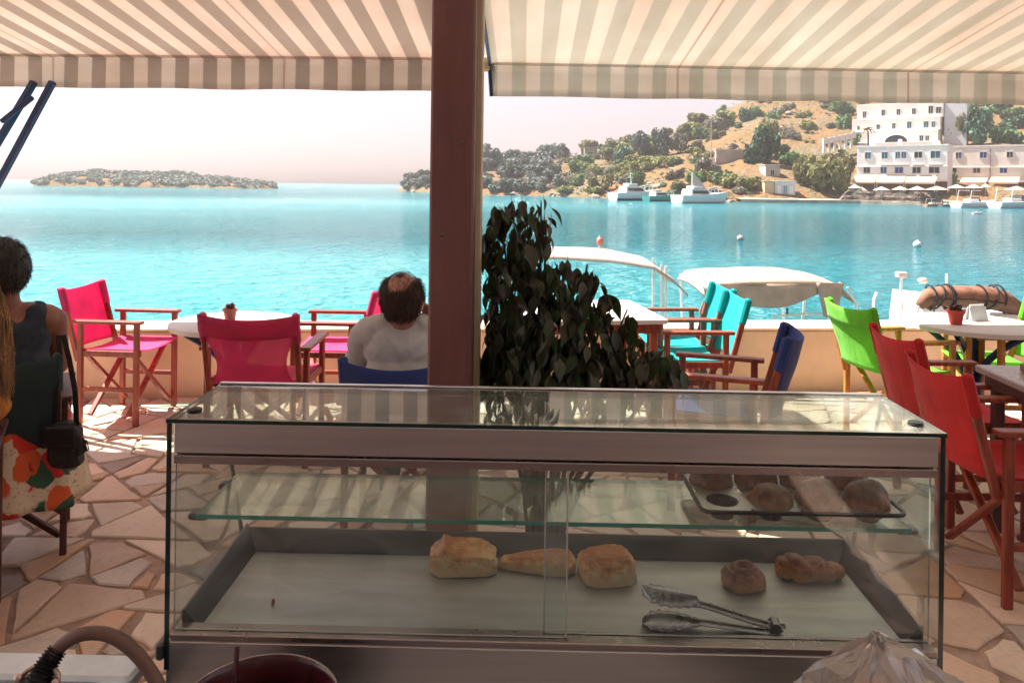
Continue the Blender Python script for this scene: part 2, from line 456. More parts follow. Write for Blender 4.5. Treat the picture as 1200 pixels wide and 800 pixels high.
for c_ in cells:
    cx = sum(p[0] for p in c_) / len(c_); cy = sum(p[1] for p in c_) / len(c_)
    poly = c_
    for k in range(len(c_)):
        a, b = c_[k], c_[(k + 1) % len(c_)]; ex, ey = b[0] - a[0], b[1] - a[1]; L = math.hypot(ex, ey)
        if L < 1e-5: continue
        nx, ny = ey / L, -ex / L
        if nx * (cx - a[0]) + ny * (cy - a[1]) > 0: nx, ny = -nx, -ny
        wob = rs.uniform(-.035, .035); nx, ny = nx * math.cos(wob) - ny * math.sin(wob), nx * math.sin(wob) + ny * math.cos(wob)
        mx_, my_ = (a[0] + b[0]) / 2, (a[1] + b[1]) / 2
        poly = clip_poly(poly, nx, ny, mx_ * nx + my_ * ny - .004 - .006 * rs.random())
        if len(poly) < 3: break
    if len(poly) < 3 or parea(poly) < .004: continue
    # broken corners
    for _ in range(rs.choice((1, 1, 2, 3))):
        k = rs.randrange(len(poly)); p = poly[k]; L = math.hypot(p[0] - cx, p[1] - cy) + 1e-6
        nx, ny = (p[0] - cx) / L, (p[1] - cy) / L; q = poly
        poly = clip_poly(poly, nx, ny, p[0] * nx + p[1] * ny - rs.uniform(.012, .05))
        if len(poly) < 3: poly = q
    out = []
    m_ = len(poly)
    cx = sum(p[0] for p in poly) / m_; cy = sum(p[1] for p in poly) / m_
    for k in range(m_):
        a, b = poly[k], poly[(k + 1) % m_]
        el = math.hypot(a[0] - b[0], a[1] - b[1])
        if el < .02: out.append(((a[0] + b[0]) / 2, (a[1] + b[1]) / 2)); continue
        for tt in (.02, .3, .68, .98):
            w = (-.005 * rs.random() if tt in (.02, .98) else rs.uniform(-.010, .003)) * min(1, el / .15)
            x = a[0] + (b[0] - a[0]) * tt; y = a[1] + (b[1] - a[1]) * tt
            L = math.hypot(x - cx, y - cy) + 1e-6
            out.append((x + (x - cx) / L * w, y + (y - cy) / L * w))
    pj = proj((cx, cy, 0))
    vis = pj is not None and -40 < pj[0] < 1240 and pj[1] < 830
    area = abs(sum(poly[k][0] * poly[(k + 1) % m_][1] - poly[(k + 1) % m_][0] * poly[k][1] for k in range(m_))) / 2
    size = area / max(.5, cy) ** 3 if vis else -1
    stones.append((size, cx, cy, out))
stones.sort(key=lambda q: -q[0])
rest = MB()
for k, (size, cx, cy, out) in enumerate(stones):
    zt = rs.uniform(-.002, .003); tx, ty = rs.uniform(-.008, .008), rs.uniform(-.008, .008)
    n = len(out); mb = MB()
    def Z(x, y): return zt + tx * (x - cx) + ty * (y - cy)
    top = [(cx + (x - cx) * (1 - .006 / max(.05, math.hypot(x - cx, y - cy))), cy + (y - cy) * (1 - .006 / max(.05, math.hypot(x - cx, y - cy)))) for x, y in out]
    vs = [(x - cx, y - cy, Z(x, y)) for x, y in top] + [(x - cx, y - cy, Z(x, y) - .005) for x, y in out] + [(x - cx, y - cy, -.02) for x, y in out]
    fs = [tuple(range(n))]
    for r in (0, 1):
        for i in range(n): fs.append((r * n + i, r * n + n + i, r * n + n + (i + 1) % n, r * n + (i + 1) % n))
    u = rs.random()
    # warmer stones nearer the house, paler ones towards the sea
    warm = max(0, min(1, (3.9 - cy) / 1.4))
    mi = 4 if u < .035 else 3 if u < .06 + .25 * warm else 1 if u < .50 else 2 if u < .64 else 0
    if k < 298:
        mb.add(vs, fs); o = mb.build('paving_stone', ST[mi], floor); o.location = (cx, cy, 0)
    else:
        rest.add([Vector(v) + Vector((cx, cy, 0)) for v in vs], fs, mi)
tag(rest.build('paving', ST, floor), kind='stuff')

# sea wall
wall_mat = mat('wall_render', (.68, .50, .35), .85, var=.12, nscale=3, bump=.35, bscale=25, bdist=.006, col2=(.56, .41, .29))
swl = thing('sea_wall', 'low peach rendered wall along the sea edge of the terrace', 'wall', (0, wall_y(0), 0), WA)
mb = MB(); mb.box((-9.5, 0, -2.4), (9.5, .32, .47), .012); mb.build('wall_body', wall_mat, swl)
mb = MB(); mb.box((-9.5, -.012, .472), (9.5, .335, .492), .006); mb.build('coping', mat('coping_paint', (.74, .60, .47), .8, var=.12, nscale=4, bump=.2), swl)

# cafe front behind the photographer (it shows in the steel)
room_mat = mat('room_plaster', (.35, .315, .345), .9, var=.15, nscale=2, bump=.2)
ceil_mat = mat('room_ceiling', (.50, .40, .33), .7, var=.3, nscale=3, stretch=(1, 8, 1))
structure(MB().box((-5.2, -2.75, 0), (5.2, -2.6, 4.2)).build('wall_back', room_mat))

# ================================================================== awnings
def awning_material(name, x_seam, light, dark, per=1.56, transl=.5):
    m, t, p = new_mat(name)
    v = t.coords('Object'); sx = t.new('ShaderNodeSeparateXYZ'); t.l.new(v, sx.inputs[0])
    u = t.math('FRACT', t.math('ADD', t.math('DIVIDE', t.math('SUBTRACT', sx.outputs[0], x_seam), per), 40.0))
    w = t.math('FRACT', t.math('DIVIDE', t.math('SUBTRACT', u, .049), .1203))
    d = t.math('LESS_THAN', w, .501)
    d = t.math('MULTIPLY', d, t.math('MULTIPLY', t.math('GREATER_THAN', u, .049), t.math('LESS_THAN', u, .951)))
    seam = t.math('LESS_THAN', t.math('ABSOLUTE', t.math('SUBTRACT', t.math('FRACT', t.math('ADD', u, .5)), .5)), .0045)
    grime = t.ramp(t.noise(t.coords('Object', (1, .35, 1)), 2.2, 6, .6), [(.3, (1, 1, 1)), (.75, (.86, .82, .78))])
    col = t.mix(d, light, dark)
    col = t.mix(t.math('MULTIPLY', seam, .32), col, (.34, .13, .09))
    col = t.mix(1.0, col, grime, 'MULTIPLY')
    t.l.new(col, p.inputs['Base Color']); p.inputs['Roughness'].default_value = .85
    t.l.new(t.bump(t.noise(v, 260, 2), .12, .001), p.inputs['Normal'])
    tr = t.new('ShaderNodeBsdfTranslucent'); t.l.new(col, tr.inputs[0])
    mx = t.new('ShaderNodeMixShader'); mx.inputs[0].default_value = transl
    t.l.new(p.outputs[0], mx.inputs[1]); t.l.new(tr.outputs[0], mx.inputs[2])
    t.l.new(mx.outputs[0], t.n['Material Output'].inputs[0])
    return m
alum = mat('awning_bar', (.62, .50, .40), .5, .2, var=.1)
navy_metal = mat('navy_metal', (.018, .03, .09), .4, .3, var=.15)
def awning(label, x0, x1, z_l, z_r, y_l, y_r, m, trim=None):
    """x0..x1 along the front bar, which sits at height z and distance y at either end"""
    rt = thing('awning', label, 'awning', (0, .8, 3.05))
    fz = lambda x: z_l + (z_r - z_l) * (x - x0) / (x1 - x0)
    fy = lambda x: y_l + (y_r - y_l) * (x - x0) / (x1 - x0)
    L0 = Vector((0, -.8, -3.05))
    def cloth(u, v):
        x = x0 + (x1 - x0) * u; yf = fy(x); y = -2.5 + (yf + 2.5) * v  # cloth runs on unseen over the counter, added to let more light down
        z = fz(x) + (yf - y) * .160 - .05 * math.sin(PI * v) * .6
        return Vector((x, y, z)) + L0
    mb = MB(); mb.slabgrid(cloth, 24, 20, (0, 0, .002)); mb.build('canopy', m, rt, 'all')
    def val(u, v):
        x = x0 + (x1 - x0) * u
        return Vector((x, fy(x) + .001 + .006 * math.sin(x * 9) * v, fz(x) + .002 - v * .205 + .003 * math.sin(x * 7))) + L0
    mb = MB(); mb.slabgrid(val, 90, 4, (0, .002, 0)); mb.build('valance', m, rt, 'all')
    mb = MB(); mb.beam(Vector((x0, fy(x0) - .03, fz(x0) + .040)) + L0, Vector((x1, fy(x1) - .03, fz(x1) + .040)) + L0, .06, .05, ch=.012)
    mb.build('front_bar', alum, rt)
    mb = MB(); mb.beam(Vector((x0, -2.53, fz(x0) + 7.63 * .16 + .06)) + L0, Vector((x1, -2.53, fz(x1) + 7.63 * .16 + .06)) + L0, .12, .1, ch=.03)
    mb.build('roller_case', alum, rt)
    if trim:
        mb = MB(); pts = [cloth(0, v) + Vector((-.006, 0, -.004)) for v in (0, .25, .5, .75, 1)] + [val(0, .05) + Vector((-.01, 0, 0)), val(0, 1) + Vector((.005, 0, 0))]
        mb.tube(pts, .012, 6); mb.build('edge_cord', navy_metal, rt)
        mb = MB(); mb.box(Vector((x0 - .055, fy(x0) - .03, fz(x0) - .04)) + L0, Vector((x0 - .004, fy(x0) + .03, fz(x0) + .06)) + L0, .012)
        mb.build('end_cap', mat('end_cap', (.60, .46, .24), .5), rt)
    return rt
DF = 5.1
zf = lambda px, py, d: at(px, py, d).z
xf = lambda px, d: at(px, 100, d).x
aw_l = awning('striped taupe and cream awning reaching from the left edge to the brown pillar', -4.9, xf(536, DF), zf(200, 69, DF), zf(480, 71, DF), DF, DF,
              awning_material('awning_left', xf(62, DF), (.82, .74, .69), (.54, .47, .43), transl=.37))
aw_r = awning('striped sage and cream awning on the right of the brown pillar', xf(575, DF), 4.9, zf(590, 77, DF), zf(1190, 89, DF + .2), DF, DF + .22,
              awning_material('awning_right', xf(796, DF), (.86, .805, .755), (.70, .685, .635), transl=.38), True)
# navy props of the left awning, standing on the sea wall outside the left edge
def prop(label, ptop, pfoot, brace=None):
    rt = thing('awning_strut', label, 'awning strut', pfoot)
    mb = MB(); mb.beam(Vector(ptop) - Vector(pfoot), (0, 0, 0), .042, .042, ch=.006); mb.build('pole', navy_metal, rt)
    mb = MB(); mb.box((-.06, -.06, -.02), (.06, .06, .012), .004); mb.build('foot_plate', navy_metal, rt)
    if brace:
        mb = MB(); mb.beam(Vector(brace[0]) - Vector(pfoot), Vector(brace[1]) - Vector(pfoot), .03, .03, ch=.004); mb.build('brace', navy_metal, rt)
    return rt
A0 = at(62, 96, 5.0); B0 = at(-55, 275, 5.02)
k = (B0.z - .51) / (A0.z - B0.z)
prop('right-hand navy metal strut slanting up to the left awning', A0, B0 + (B0 - A0) * k + Vector((0, .28, 0)))
A1 = at(40, 96, 5.0); B1 = at(-78, 260, 5.02); k = (B1.z - .51) / (A1.z - B1.z)
prop('outer navy metal strut with a short brace under the left awning', A1, B1 + (B1 - A1) * k + Vector((0, .28, 0)),
     (at(38, 114, 4.95), at(2, 143, 4.95)))

# ================================================================== pillar
pd = 2.0
pL, pR = at(505, 200, pd), at(557, 200, pd)
pil = thing('pillar', 'tall brown wooden pillar with cream back edges between the awnings', 'pillar', ((pL.x + pR.x) / 2, pd, 0))
w = (pR.x - pL.x)
pil_mat = mat('pillar_paint', (.20, .078, .072), .5, var=.2, nscale=3, stretch=(4, 4, .7), bump=.25, bscale=30, bdist=.003)
mb = MB(); mb.box((-w / 2 - .003, 0, 0), (w / 2 - .004, .10, 2.86), .006); mb.build('facing_board', pil_mat, pil)
mb = MB(); mb.box((-w / 2 - .012, .102, 0), (w / 2 + .012, .145, 2.87), .004); mb.build('back_post', mat('cream_post', (.72, .58, .42), .6, var=.15, nscale=3, stretch=(4, 4, .6)), pil)
mb = MB()
for z in (.2, .9, 1.6, 1.95, 2.3): mb.lathe([(.0055, 0), (.0045, .003), (0, .004)], (0, 0, 0), 8)
vs = []
mb = MB()
for i, z in enumerate((.25, .95, 1.42, 1.66, 2.1)):
    sgn = 1 if i % 2 else -1
    mb.ico((sgn * w * .22, -.001, z), (.006, .003, .006), 1)
mb.build('screw', steel_dark, pil, True)

# ================================================================== hill, islands, headland
PXs = [462, 470, 503, 565, 640, 730, 800, 900, 1000, 1100, 1200, 1320, 1500]
SHY = [223.5, 224.2, 226, 228.5, 230, 233, 236, 237.5, 238.5, 241, 243, 246, 249]
SKX = [462, 470, 476, 490, 503, 520, 565, 600, 640, 680, 720, 760, 800, 830, 850, 870, 900, 950, 1050, 1200, 1500]
SKY = [223.4, 222, 214, 209, 210, 200, 186, 184, 184, 183, 176, 160, 150, 140, 128, 118, 108, 95, 80, 70, 60]
WDX = [462, 500, 565, 640, 730, 850, 1000, 1500]; WDY = [20, 40, 70, 95, 120, 150, 190, 220]
PW = .72
def shore(px):
    y = table(PXs, SHY, px); return y, gp(px, y, SEA).y
def hill_at(px, py, off=0.):
    ys_, d0 = shore(px); u = (ys_ - py) / max(1, ys_ - table(SKX, SKY, px))
    t = max(0, u) ** (1 / PW); d = d0 + table(WDX, WDY, px) * t
    return at(px, py, d + off)
def hill_material():
    m, t, p = new_mat('hill_ground')
    v = t.coords('Object')
    n1 = t.noise(v, .035, 6, .6); n2 = t.noise(v, .22, 6, .65); n3 = t.noise(v, .9, 4, .6)
    col = t.mix(t.ramp(n2, [(.38, (0, 0, 0)), (.62, (1, 1, 1))]), (.34, .125, .05), (.25, .14, .085))
    col = t.mix(t.ramp(n1, [(.48, (0, 0, 0)), (.62, (1, 1, 1))]), col, (.21, .165, .13))
    n4 = t.noise(v, 2.6, 4, .7)
    col = t.mix(t.ramp(n4, [(.5, (0, 0, 0)), (.68, (1, 1, 1))]), col, (.17, .135, .08))
    col = t.mix(t.ramp(t.noise(v, .6, 5, .7), [(.56, (0, 0, 0)), (.66, (1, 1, 1))]), col, (.27, .23, .20))
    g = t.ramp(t.math('ADD', t.math('MULTIPLY', n3, .5), t.math('MULTIPLY', n2, .5)), [(.40, (0, 0, 0)), (.50, (1, 1, 1))])
    col = t.mix(t.math('MULTIPLY', g, .55), col, (.13, .125, .05))
    t.l.new(col, p.inputs['Base Color']); p.inputs['Roughness'].default_value = .95
    p.inputs['Specular IOR Level'].default_value = .1
    t.l.new(t.bump(t.math('ADD', n2, n3), .9, 1.2), p.inputs['Normal'])
    return m
hill_m = hill_material()
mb = MB()
NU, NV = 190, 46
def hillpt(u, v):
    px = 462 + u * (1500 - 462)
    ys_, d0 = shore(px); sk = table(SKX, SKY, px); wd = table(WDX, WDY, px)
    if v <= .8:
        t = v / .8
        t2 = t
        py = ys_ + 1.2 + (sk - ys_ - 1.2) * (t2 ** PW)
        P = at(px, py, d0 + wd * t2)
        a = min(1, t * 6) * min(1, (1 - t) * 8 + .25)
        nz = noise.fractal(Vector((P.x * .045, P.y * .045, 0)), 1.0, 2.0, 5)
        P.z += nz * 1.9 * a * min(1, wd / 110)
        P.z += abs(noise.noise(Vector((P.x * .25, P.y * .25, 3)))) * .9 * min(1, t * 20) * (1 - t * .5)
        if t < .03: P.z = min(P.z, SEA + .6 + t * 40)
        return P
    k = (v - .8) / .2
    P = at(px, sk, d0 + wd); P2 = P + Vector(ray(px, 218).normalized()) * 120 * k
    P2.z = P.z - (P.z - SEA + 1) * k ** 1.5
    return P2
mb.grid(hillpt, NU, NV)
o = structure(mb.build('hill', hill_m, smooth='all'))

rock_m = mat('shore_rock', (.34, .27, .22), .9, var=.45, nscale=.5, bump=.8, bscale=1.5, bdist=.5, spec=.1)
# boulders along the water's edge
rockmesh = []
rr = random.Random(5)
for k in range(4):
    mb = MB(); s0 = Vector((rr.random() * 50, rr.random() * 50, 0))
    mb.ico((0, 0, 0), (1, .8, .62), 2, fn=lambda v, p: p * (1 + .45 * noise.noise(v * 1.6 + s0)))
    rockmesh.append(mb.mesh('boulder', rock_m))
for k in range(110):
    px = rr.uniform(566, 980) if k < 80 else rr.uniform(470, 500) if k < 88 else rr.uniform(985, 1110)
    ys_, d0 = shore(px); P = gp(px, ys_ - rr.uniform(0, 1.0), SEA); P.y += rr.uniform(-.5, 2.5)
    o = bpy.data.objects.new('boulder', rockmesh[k % 4]); C.objects.link(o)
    o.location = (P.x, P.y, SEA + rr.uniform(0, .4)); s = rr.uniform(.6, 2.1) * (1.2 if px < 700 else .9)
    o.scale = (s * rr.uniform(.8, 1.7), s, s * rr.uniform(.6, 1.1)); o.rotation_euler = (rr.uniform(-.2, .2), rr.uniform(-.2, .2), rr.uniform(0, 6))
    tag(o, 'weathered grey brown boulder at the waterline below the scrubby hill', 'boulder', 'boulders along the far shore')

# island on the horizon
def island(px0, px1, ybase, prof, depth, name='island'):
    Y0 = gp((px0 + px1) / 2, ybase, SEA).y
    def pt(u, v):
        px = px0 + (px1 - px0) * u
        a = at(px, ybase, Y0); top = (at(px, ybase - table(*prof, u), Y0).z - a.z)
        w_ = math.sin(PI * v) ** .7
        h = top * w_ * (1 + .25 * noise.fractal(Vector((a.x * .06, v * 5, 1)), 1, 2, 5))
        edge = min(1, u * 12, (1 - u) * 12)
        return Vector((a.x, Y0 + (v - .5) * depth * (.4 + .6 * edge), SEA - .8 + h * 1.03))
    mb = MB(); mb.grid(pt, 130, 14)
    return structure(mb.build(name, hill_m, smooth='all')), Y0, pt
isl, IY, islpt = island(58, 324, 219.3, ([0, .03, .1, .25, .4, .55, .7, .85, .96, 1], [1, 8, 14, 17, 17, 14, 13, 10, 6, 1]), 60)
# ---- leafy clumps
def leaf_mat(name, c, c2, transl=.25, rough=.7):
    m, t, p = new_mat(name)
    oi = t.new('ShaderNodeObjectInfo')
    n = t.noise(t.coords('Object'), 1.7, 4, .6)
    col = t.mix(t.ramp(n, [(.35, (0, 0, 0)), (.65, (1, 1, 1))]), c, c2)
    h = t.new('ShaderNodeHueSaturation'); t.l.new(col, h.inputs['Color'])
    t.put(h.inputs['Value'], t.math('MULTIPLY_ADD', oi.outputs['Random'], .7, .65))
    t.put(h.inputs['Hue'], t.math('MULTIPLY_ADD', oi.outputs['Random'], .05, .475))
    t.l.new(h.outputs[0], p.inputs['Base Color']); p.inputs['Roughness'].default_value = rough
    tr = t.new('ShaderNodeBsdfTranslucent'); t.l.new(h.outputs[0], tr.inputs[0])
    mx = t.new('ShaderNodeMixShader'); mx.inputs[0].default_value = transl
    t.l.new(p.outputs[0], mx.inputs[1]); t.l.new(tr.outputs[0], mx.inputs[2])
    t.l.new(mx.outputs[0], t.n['Material Output'].inputs[0])
    return m
HAZE = 0.00035
LM = {'olive': leaf_mat('leaf_olive', (.17, .18, .05), (.24, .23, .075)), 'green': leaf_mat('leaf_green', (.07, .15, .05), (.12, .19, .06)),
      'dark': leaf_mat('leaf_dark', (.04, .10, .06), (.06, .13, .06)), 'grey': leaf_mat('leaf_grey', (.15, .14, .11), (.21, .185, .14)),
      'blue': leaf_mat('leaf_haze_blue', (.105, .135, .125), (.14, .16, .135))}  # the blue one has bluish distance haze put into the leaf colour
bark = mat('bark', (.13, .09, .065), .9, var=.3, nscale=6, bump=.5)
def crown_mesh(name, m, seed, n=900, leaf=.14, lobes=7, flat=.8, trunk=False):
    """unit crown (radius ~1, base at z=0) of many small leaf faces on irregular lobes"""
    r = random.Random(seed); mb = MB()
    L = [(Vector((0, 0, .55 * flat)), .6)]
    for _ in range(lobes):
        a = r.uniform(0, 2 * PI); q = r.uniform(.25, .72)
        L.append((Vector((math.cos(a) * q, math.sin(a) * q, r.uniform(.2, 1.15) * flat)), r.uniform(.24, .46)))
    for _ in range(n):
        c, R = r.choice(L); d = Vector((r.gauss(0, 1), r.gauss(0, 1), r.gauss(0, 1))).normalized()
        p = c + d * R * (r.random() ** .35) * Vector((1, 1, flat)).length / 1.62
        if p.z < .02: p.z = abs(p.z) * .3 + .02
        s = leaf * r.uniform(.6, 1.4)
        nrm = (d + Vector((r.gauss(0, .5), r.gauss(0, .5), r.gauss(0, .5)))).normalized()
        x = nrm.orthogonal().normalized(); y = nrm.cross(x)
        a = r.uniform(0, 6.28); x, y = x * math.cos(a) + y * math.sin(a), y * math.cos(a) - x * math.sin(a)
        mb.add([p - x * s, p - y * s * .6, p + x * s, p + y * s * .6 + nrm * s * .2], [(0, 1, 2, 3)])
    return mb.mesh(name, m)
CR = {}
for kx, key in enumerate(LM):
    CR[key] = [crown_mesh('foliage', LM[key], 100 * kx + i, flat=(.75, .9, .65)[i]) for i in range(3)]
trunk_me = MB().tube([(0, 0, -1.2), (.03, 0, -.3), (-.02, .02, .25), (.05, -.03, .6)], [.11, .085, .06, .03], 7).mesh('trunk', bark)
limb_me = MB().tube([(0, 0, .1), (.2, .1, .35), (.35, .12, .6)], [.05, .035, .015], 6).tube([(0, 0, .15), (-.18, -.1, .4), (-.3, -.1, .65)], [.045, .03, .012], 6).mesh('limb', bark)
def bush(P, wid, hgt, key, label, group=None, cat='bush', tree=False, name=None, rnd=random):
    rt = thing(name or ('tree' if tree else 'shrub'), label, cat, P, rnd.uniform(0, 6.28), group)
    rt.scale = (wid / 2, wid / 2, hgt / 1.25)
    o = bpy.data.objects.new('crown' if tree else 'foliage', rnd.choice(CR[key])); C.objects.link(o); o.parent = rt
    o2 = bpy.data.objects.new('trunk' if tree else 'stem', trunk_me); C.objects.link(o2); o2.parent = rt
    if tree:
        o.location = (0, 0, .12)
        o3 = bpy.data.objects.new('limb', limb_me); C.objects.link(o3); o3.parent = rt
    return rt
rb = random.Random(21)
def px_m(px, py, pw, off=0):   # place and metres per pixel on the hillside
    P = hill_at(px, py, off); return P, P.y / F
# the trees one can name
named = [
 (728, 193, 26, 28, 'dark', 'round dark green tree standing alone at the skyline left of the slope', True),
 (893, 194, 46, 44, 'dark', 'biggest dark green tree at the middle of the hillside beside the pale wall', True),
 (752, 188, 24, 34, 'blue', 'tall grey green tree with a ragged top on the skyline', True),
 (775, 183, 26, 30, 'blue', 'broad grey tree next to the ragged tall one on the skyline', True),
 (797, 178, 26, 26, 'grey', 'brownish grey tree crowning the ridge below the slope', True),
 (848, 216, 44, 24, 'green', 'wide green bush above the white yacht with the tall bow', False),
 (876, 223, 26, 18, 'olive', 'olive bush beside the pale hut near the shore', False),
 (965, 222, 56, 52, 'olive', 'large yellow green bush left of the two storey white hotel', False),
 (985, 216, 34, 40, 'olive', 'yellow green bush touching the white hotel corner', False),
 (940, 215, 34, 34, 'olive', 'loose yellow green bush behind the small huts', False),
 (876, 142, 20, 24, 'dark', 'dark bush high on the orange slope below the awning', False),
 (901, 160, 26, 28, 'olive', 'olive bush above the biggest dark tree', False),
 (925, 165, 26, 20, 'grey', 'grey bush on the rocky slope left of the upper white house', False),
 (990, 152, 26, 22, 'green', 'bright green bush at the left corner of the upper white house', False),
 (858, 178, 16, 14, 'grey', 'small grey shrub alone on the orange earth above the pale wall', False),
 (1118, 168, 30, 38, 'olive', 'tall olive tree right of the upper white house', True),
 (1145, 170, 40, 42, 'dark', 'dark tree in the shaded slope above the right hotel wing', True),
 (1180, 170, 36, 26, 'green', 'dark green tree at the far right above the hotel roof', True),
 (1185, 148, 34, 16, 'dark', 'dark shrub right under the awning edge at the far right', False),
 (1113, 217, 22, 18, 'olive', 'yellow green bush between the two hotel wings', False),
 (630, 196, 26, 16, 'blue', 'bluish rounded tree on the low ridge beside the pillar', True),
 (612, 193, 24, 14, 'blue', 'bluish low tree on the ridge closest to the pillar', True),
]
for px, py, pw, ph, key, lab, tr in named:
    P, k = px_m(px, py, pw); P.z -= .3
    bush(P, pw * k * 1.05, ph * k, key, lab, None, 'tree' if tr else 'bush', tr, rnd=rb)
kinds = [('olive', 'olive scrub bush dotted over the sunny hillside', 'olive scrub bushes on the hillside'),
         ('green', 'green maquis bush dotted over the hillside', 'green bushes on the hillside'),
         ('grey', 'dry grey bush dotted over the hillside', 'dry grey bushes on the hillside'),
         ('blue', 'grey green bush on the distant low ridge', 'grey green bushes on the low ridge')]
nb = 0
for _ in range(4000):
    if nb >= 330: break
    px = rb.uniform(478, 1195); ys_, d0 = shore(px); sk = table(SKX, SKY, px)
    py = ys_ - 3 + (sk + 2 - ys_) * rb.random() ** .9
    if 820 < px < 965 and py < 185 and rb.random() < .6: continue     # bare orange slope
    if 830 < px < 880 and 178 < py < 205: continue
    if 1000 < px < 1200 and py > 125 and px < 1122: continue
    if px > 1090 and py > 168: continue
    if 895 < px < 1000 and py > 205: continue
    if 895 < px < 945 and 195 < py: continue
    if py < 70: continue
    k = 3 if px < 660 else (0 if rb.random() < .5 else 1 if rb.random() < .6 else 2)
    if px > 1120: k = 1
    P, mp = px_m(px, py, 1); P.z -= .25
    s = rb.uniform(9, 27) * (.8 if px < 560 else 1) * mp
    bush(P, s * rb.uniform(1, 1.4), s * rb.uniform(.55, .85), kinds[k][0], kinds[k][1], kinds[k][2], rnd=rb); nb += 1
for k in range(70):
    px = rr.uniform(640, 1000); ys_, d0 = shore(px); sk = table(SKX, SKY, px); py = ys_ - 4 + (max(sk, 60) + 4 - ys_) * rr.random()
    if 895 < px < 1000 and py > 190: continue
    P = hill_at(px, py); o = bpy.data.objects.new('rock', rockmesh[k % 4]); C.objects.link(o); s = rr.uniform(.5, 1.9)
    o.location = P + Vector((0, 0, -.2)); o.scale = (s * rr.uniform(1, 2), s, s * rr.uniform(.5, .9)); o.rotation_euler = (rr.uniform(-.3, .3), rr.uniform(-.3, .3), rr.uniform(0, 6))
    tag(o, 'pale rock outcrop on the earthy slope of the hill', 'rock', 'rock outcrops on the hillside')
mb = MB()
for k in range(1500):
    px = rr.uniform(600, 1200); ys_, d0 = shore(px); sk = table(SKX, SKY, px); py = ys_ - 3 + (max(sk, 60) - ys_) * rr.random()
    if 895 < px and py > 168: continue
    P = hill_at(px, py) + Vector((0, 0, rr.uniform(-.3, .3))); s = rr.uniform(.25, .8)
    for _q in range(14):
        d = Vector((rr.gauss(0, 1), rr.gauss(0, 1), abs(rr.gauss(0, .8)))) * s * .6
        x = Vector((rr.gauss(0, 1), rr.gauss(0, 1), rr.gauss(0, 1))).normalized() * .28; y = x.orthogonal().normalized() * .22
        mb.add([P + d - x, P + d - y, P + d + x, P + d + y], [(0, 1, 2, 3)], rr.randrange(2))
tag(mb.build('dry_scrub', [LM['olive'], LM['grey']]), 'low dry tufts of scrub scattered over the hillside', 'scrub', kind='stuff')
# island scrub: one far mass
mb = MB(); ri = random.Random(9)
for _ in range(430):
    u, v = ri.random(), ri.uniform(.06, .7); P = islpt(u, v)
    if P.z < SEA + .6: continue
    vs, fs = ICO[1]; s = ri.uniform(1.4, 3.6)
    for _q in range(46):
        d = Vector((ri.gauss(0, 1), ri.gauss(0, 1), abs(ri.gauss(0, .9)))).normalized(); c = P + Vector((d.x * s, d.y * s, d.z * s * .6)) * ri.random() ** .4
        x = Vector((ri.gauss(0, 1), ri.gauss(0, 1), ri.gauss(0, 1))).normalized() * .7; y = x.orthogonal().normalized() * .5
        mb.add([c - x, c - y, c + x, c + y], [(0, 1, 2, 3)])
tag(mb.build('island_scrub', LM['blue']), 'low grey green scrub covering the island on the horizon', 'scrub', kind='stuff')

# ================================================================== buildings on the hill
bwall = mat('house_white', (.86, .80, .77), .8, var=.08, nscale=.4, bump=.15, bscale=6, bdist=.05)
bpeach = mat('house_peach', (.78, .68, .62), .8, var=.1, nscale=.4, bump=.15, bscale=6, bdist=.05)
shut_teal = mat('shutter_teal', (.03, .12, .17), .5); shut_blue = mat('shutter_blue', (.02, .05, .22), .5)
dark_open = mat('dark_glass', (.018, .022, .03), .15); frame_w = mat('window_frame', (.66, .62, .60), .6)
def facade_window(parent, x, z, w, h, y, m, sill=True):
    mb = MB()
    for a, b in (((x - w / 2 - .12, z - .1), (x + w / 2 + .12, z)), ((x - w / 2 - .12, z + h), (x + w / 2 + .12, z + h + .12)),
                 ((x - w / 2 - .12, z), (x - w / 2, z + h)), ((x + w / 2, z), (x + w / 2 + .12, z + h))):
        mb.box((a[0], y - .14, a[1]), (b[0], y + .1, b[1]))
    mb.box((x - .04, y - .09, z), (x + .04, y + .05, z + h))
    f = mb.build('window', frame_w, parent)
    MB().box((x - w / 2, y - .05, z), (x + w / 2, y + .08, z + h)).build('pane', m, f)
    return f
def building(name, label, cat, P, rz): return thing(name, label, cat, P, rz)
def bpix(px, py, Y): return at(px, py, Y)

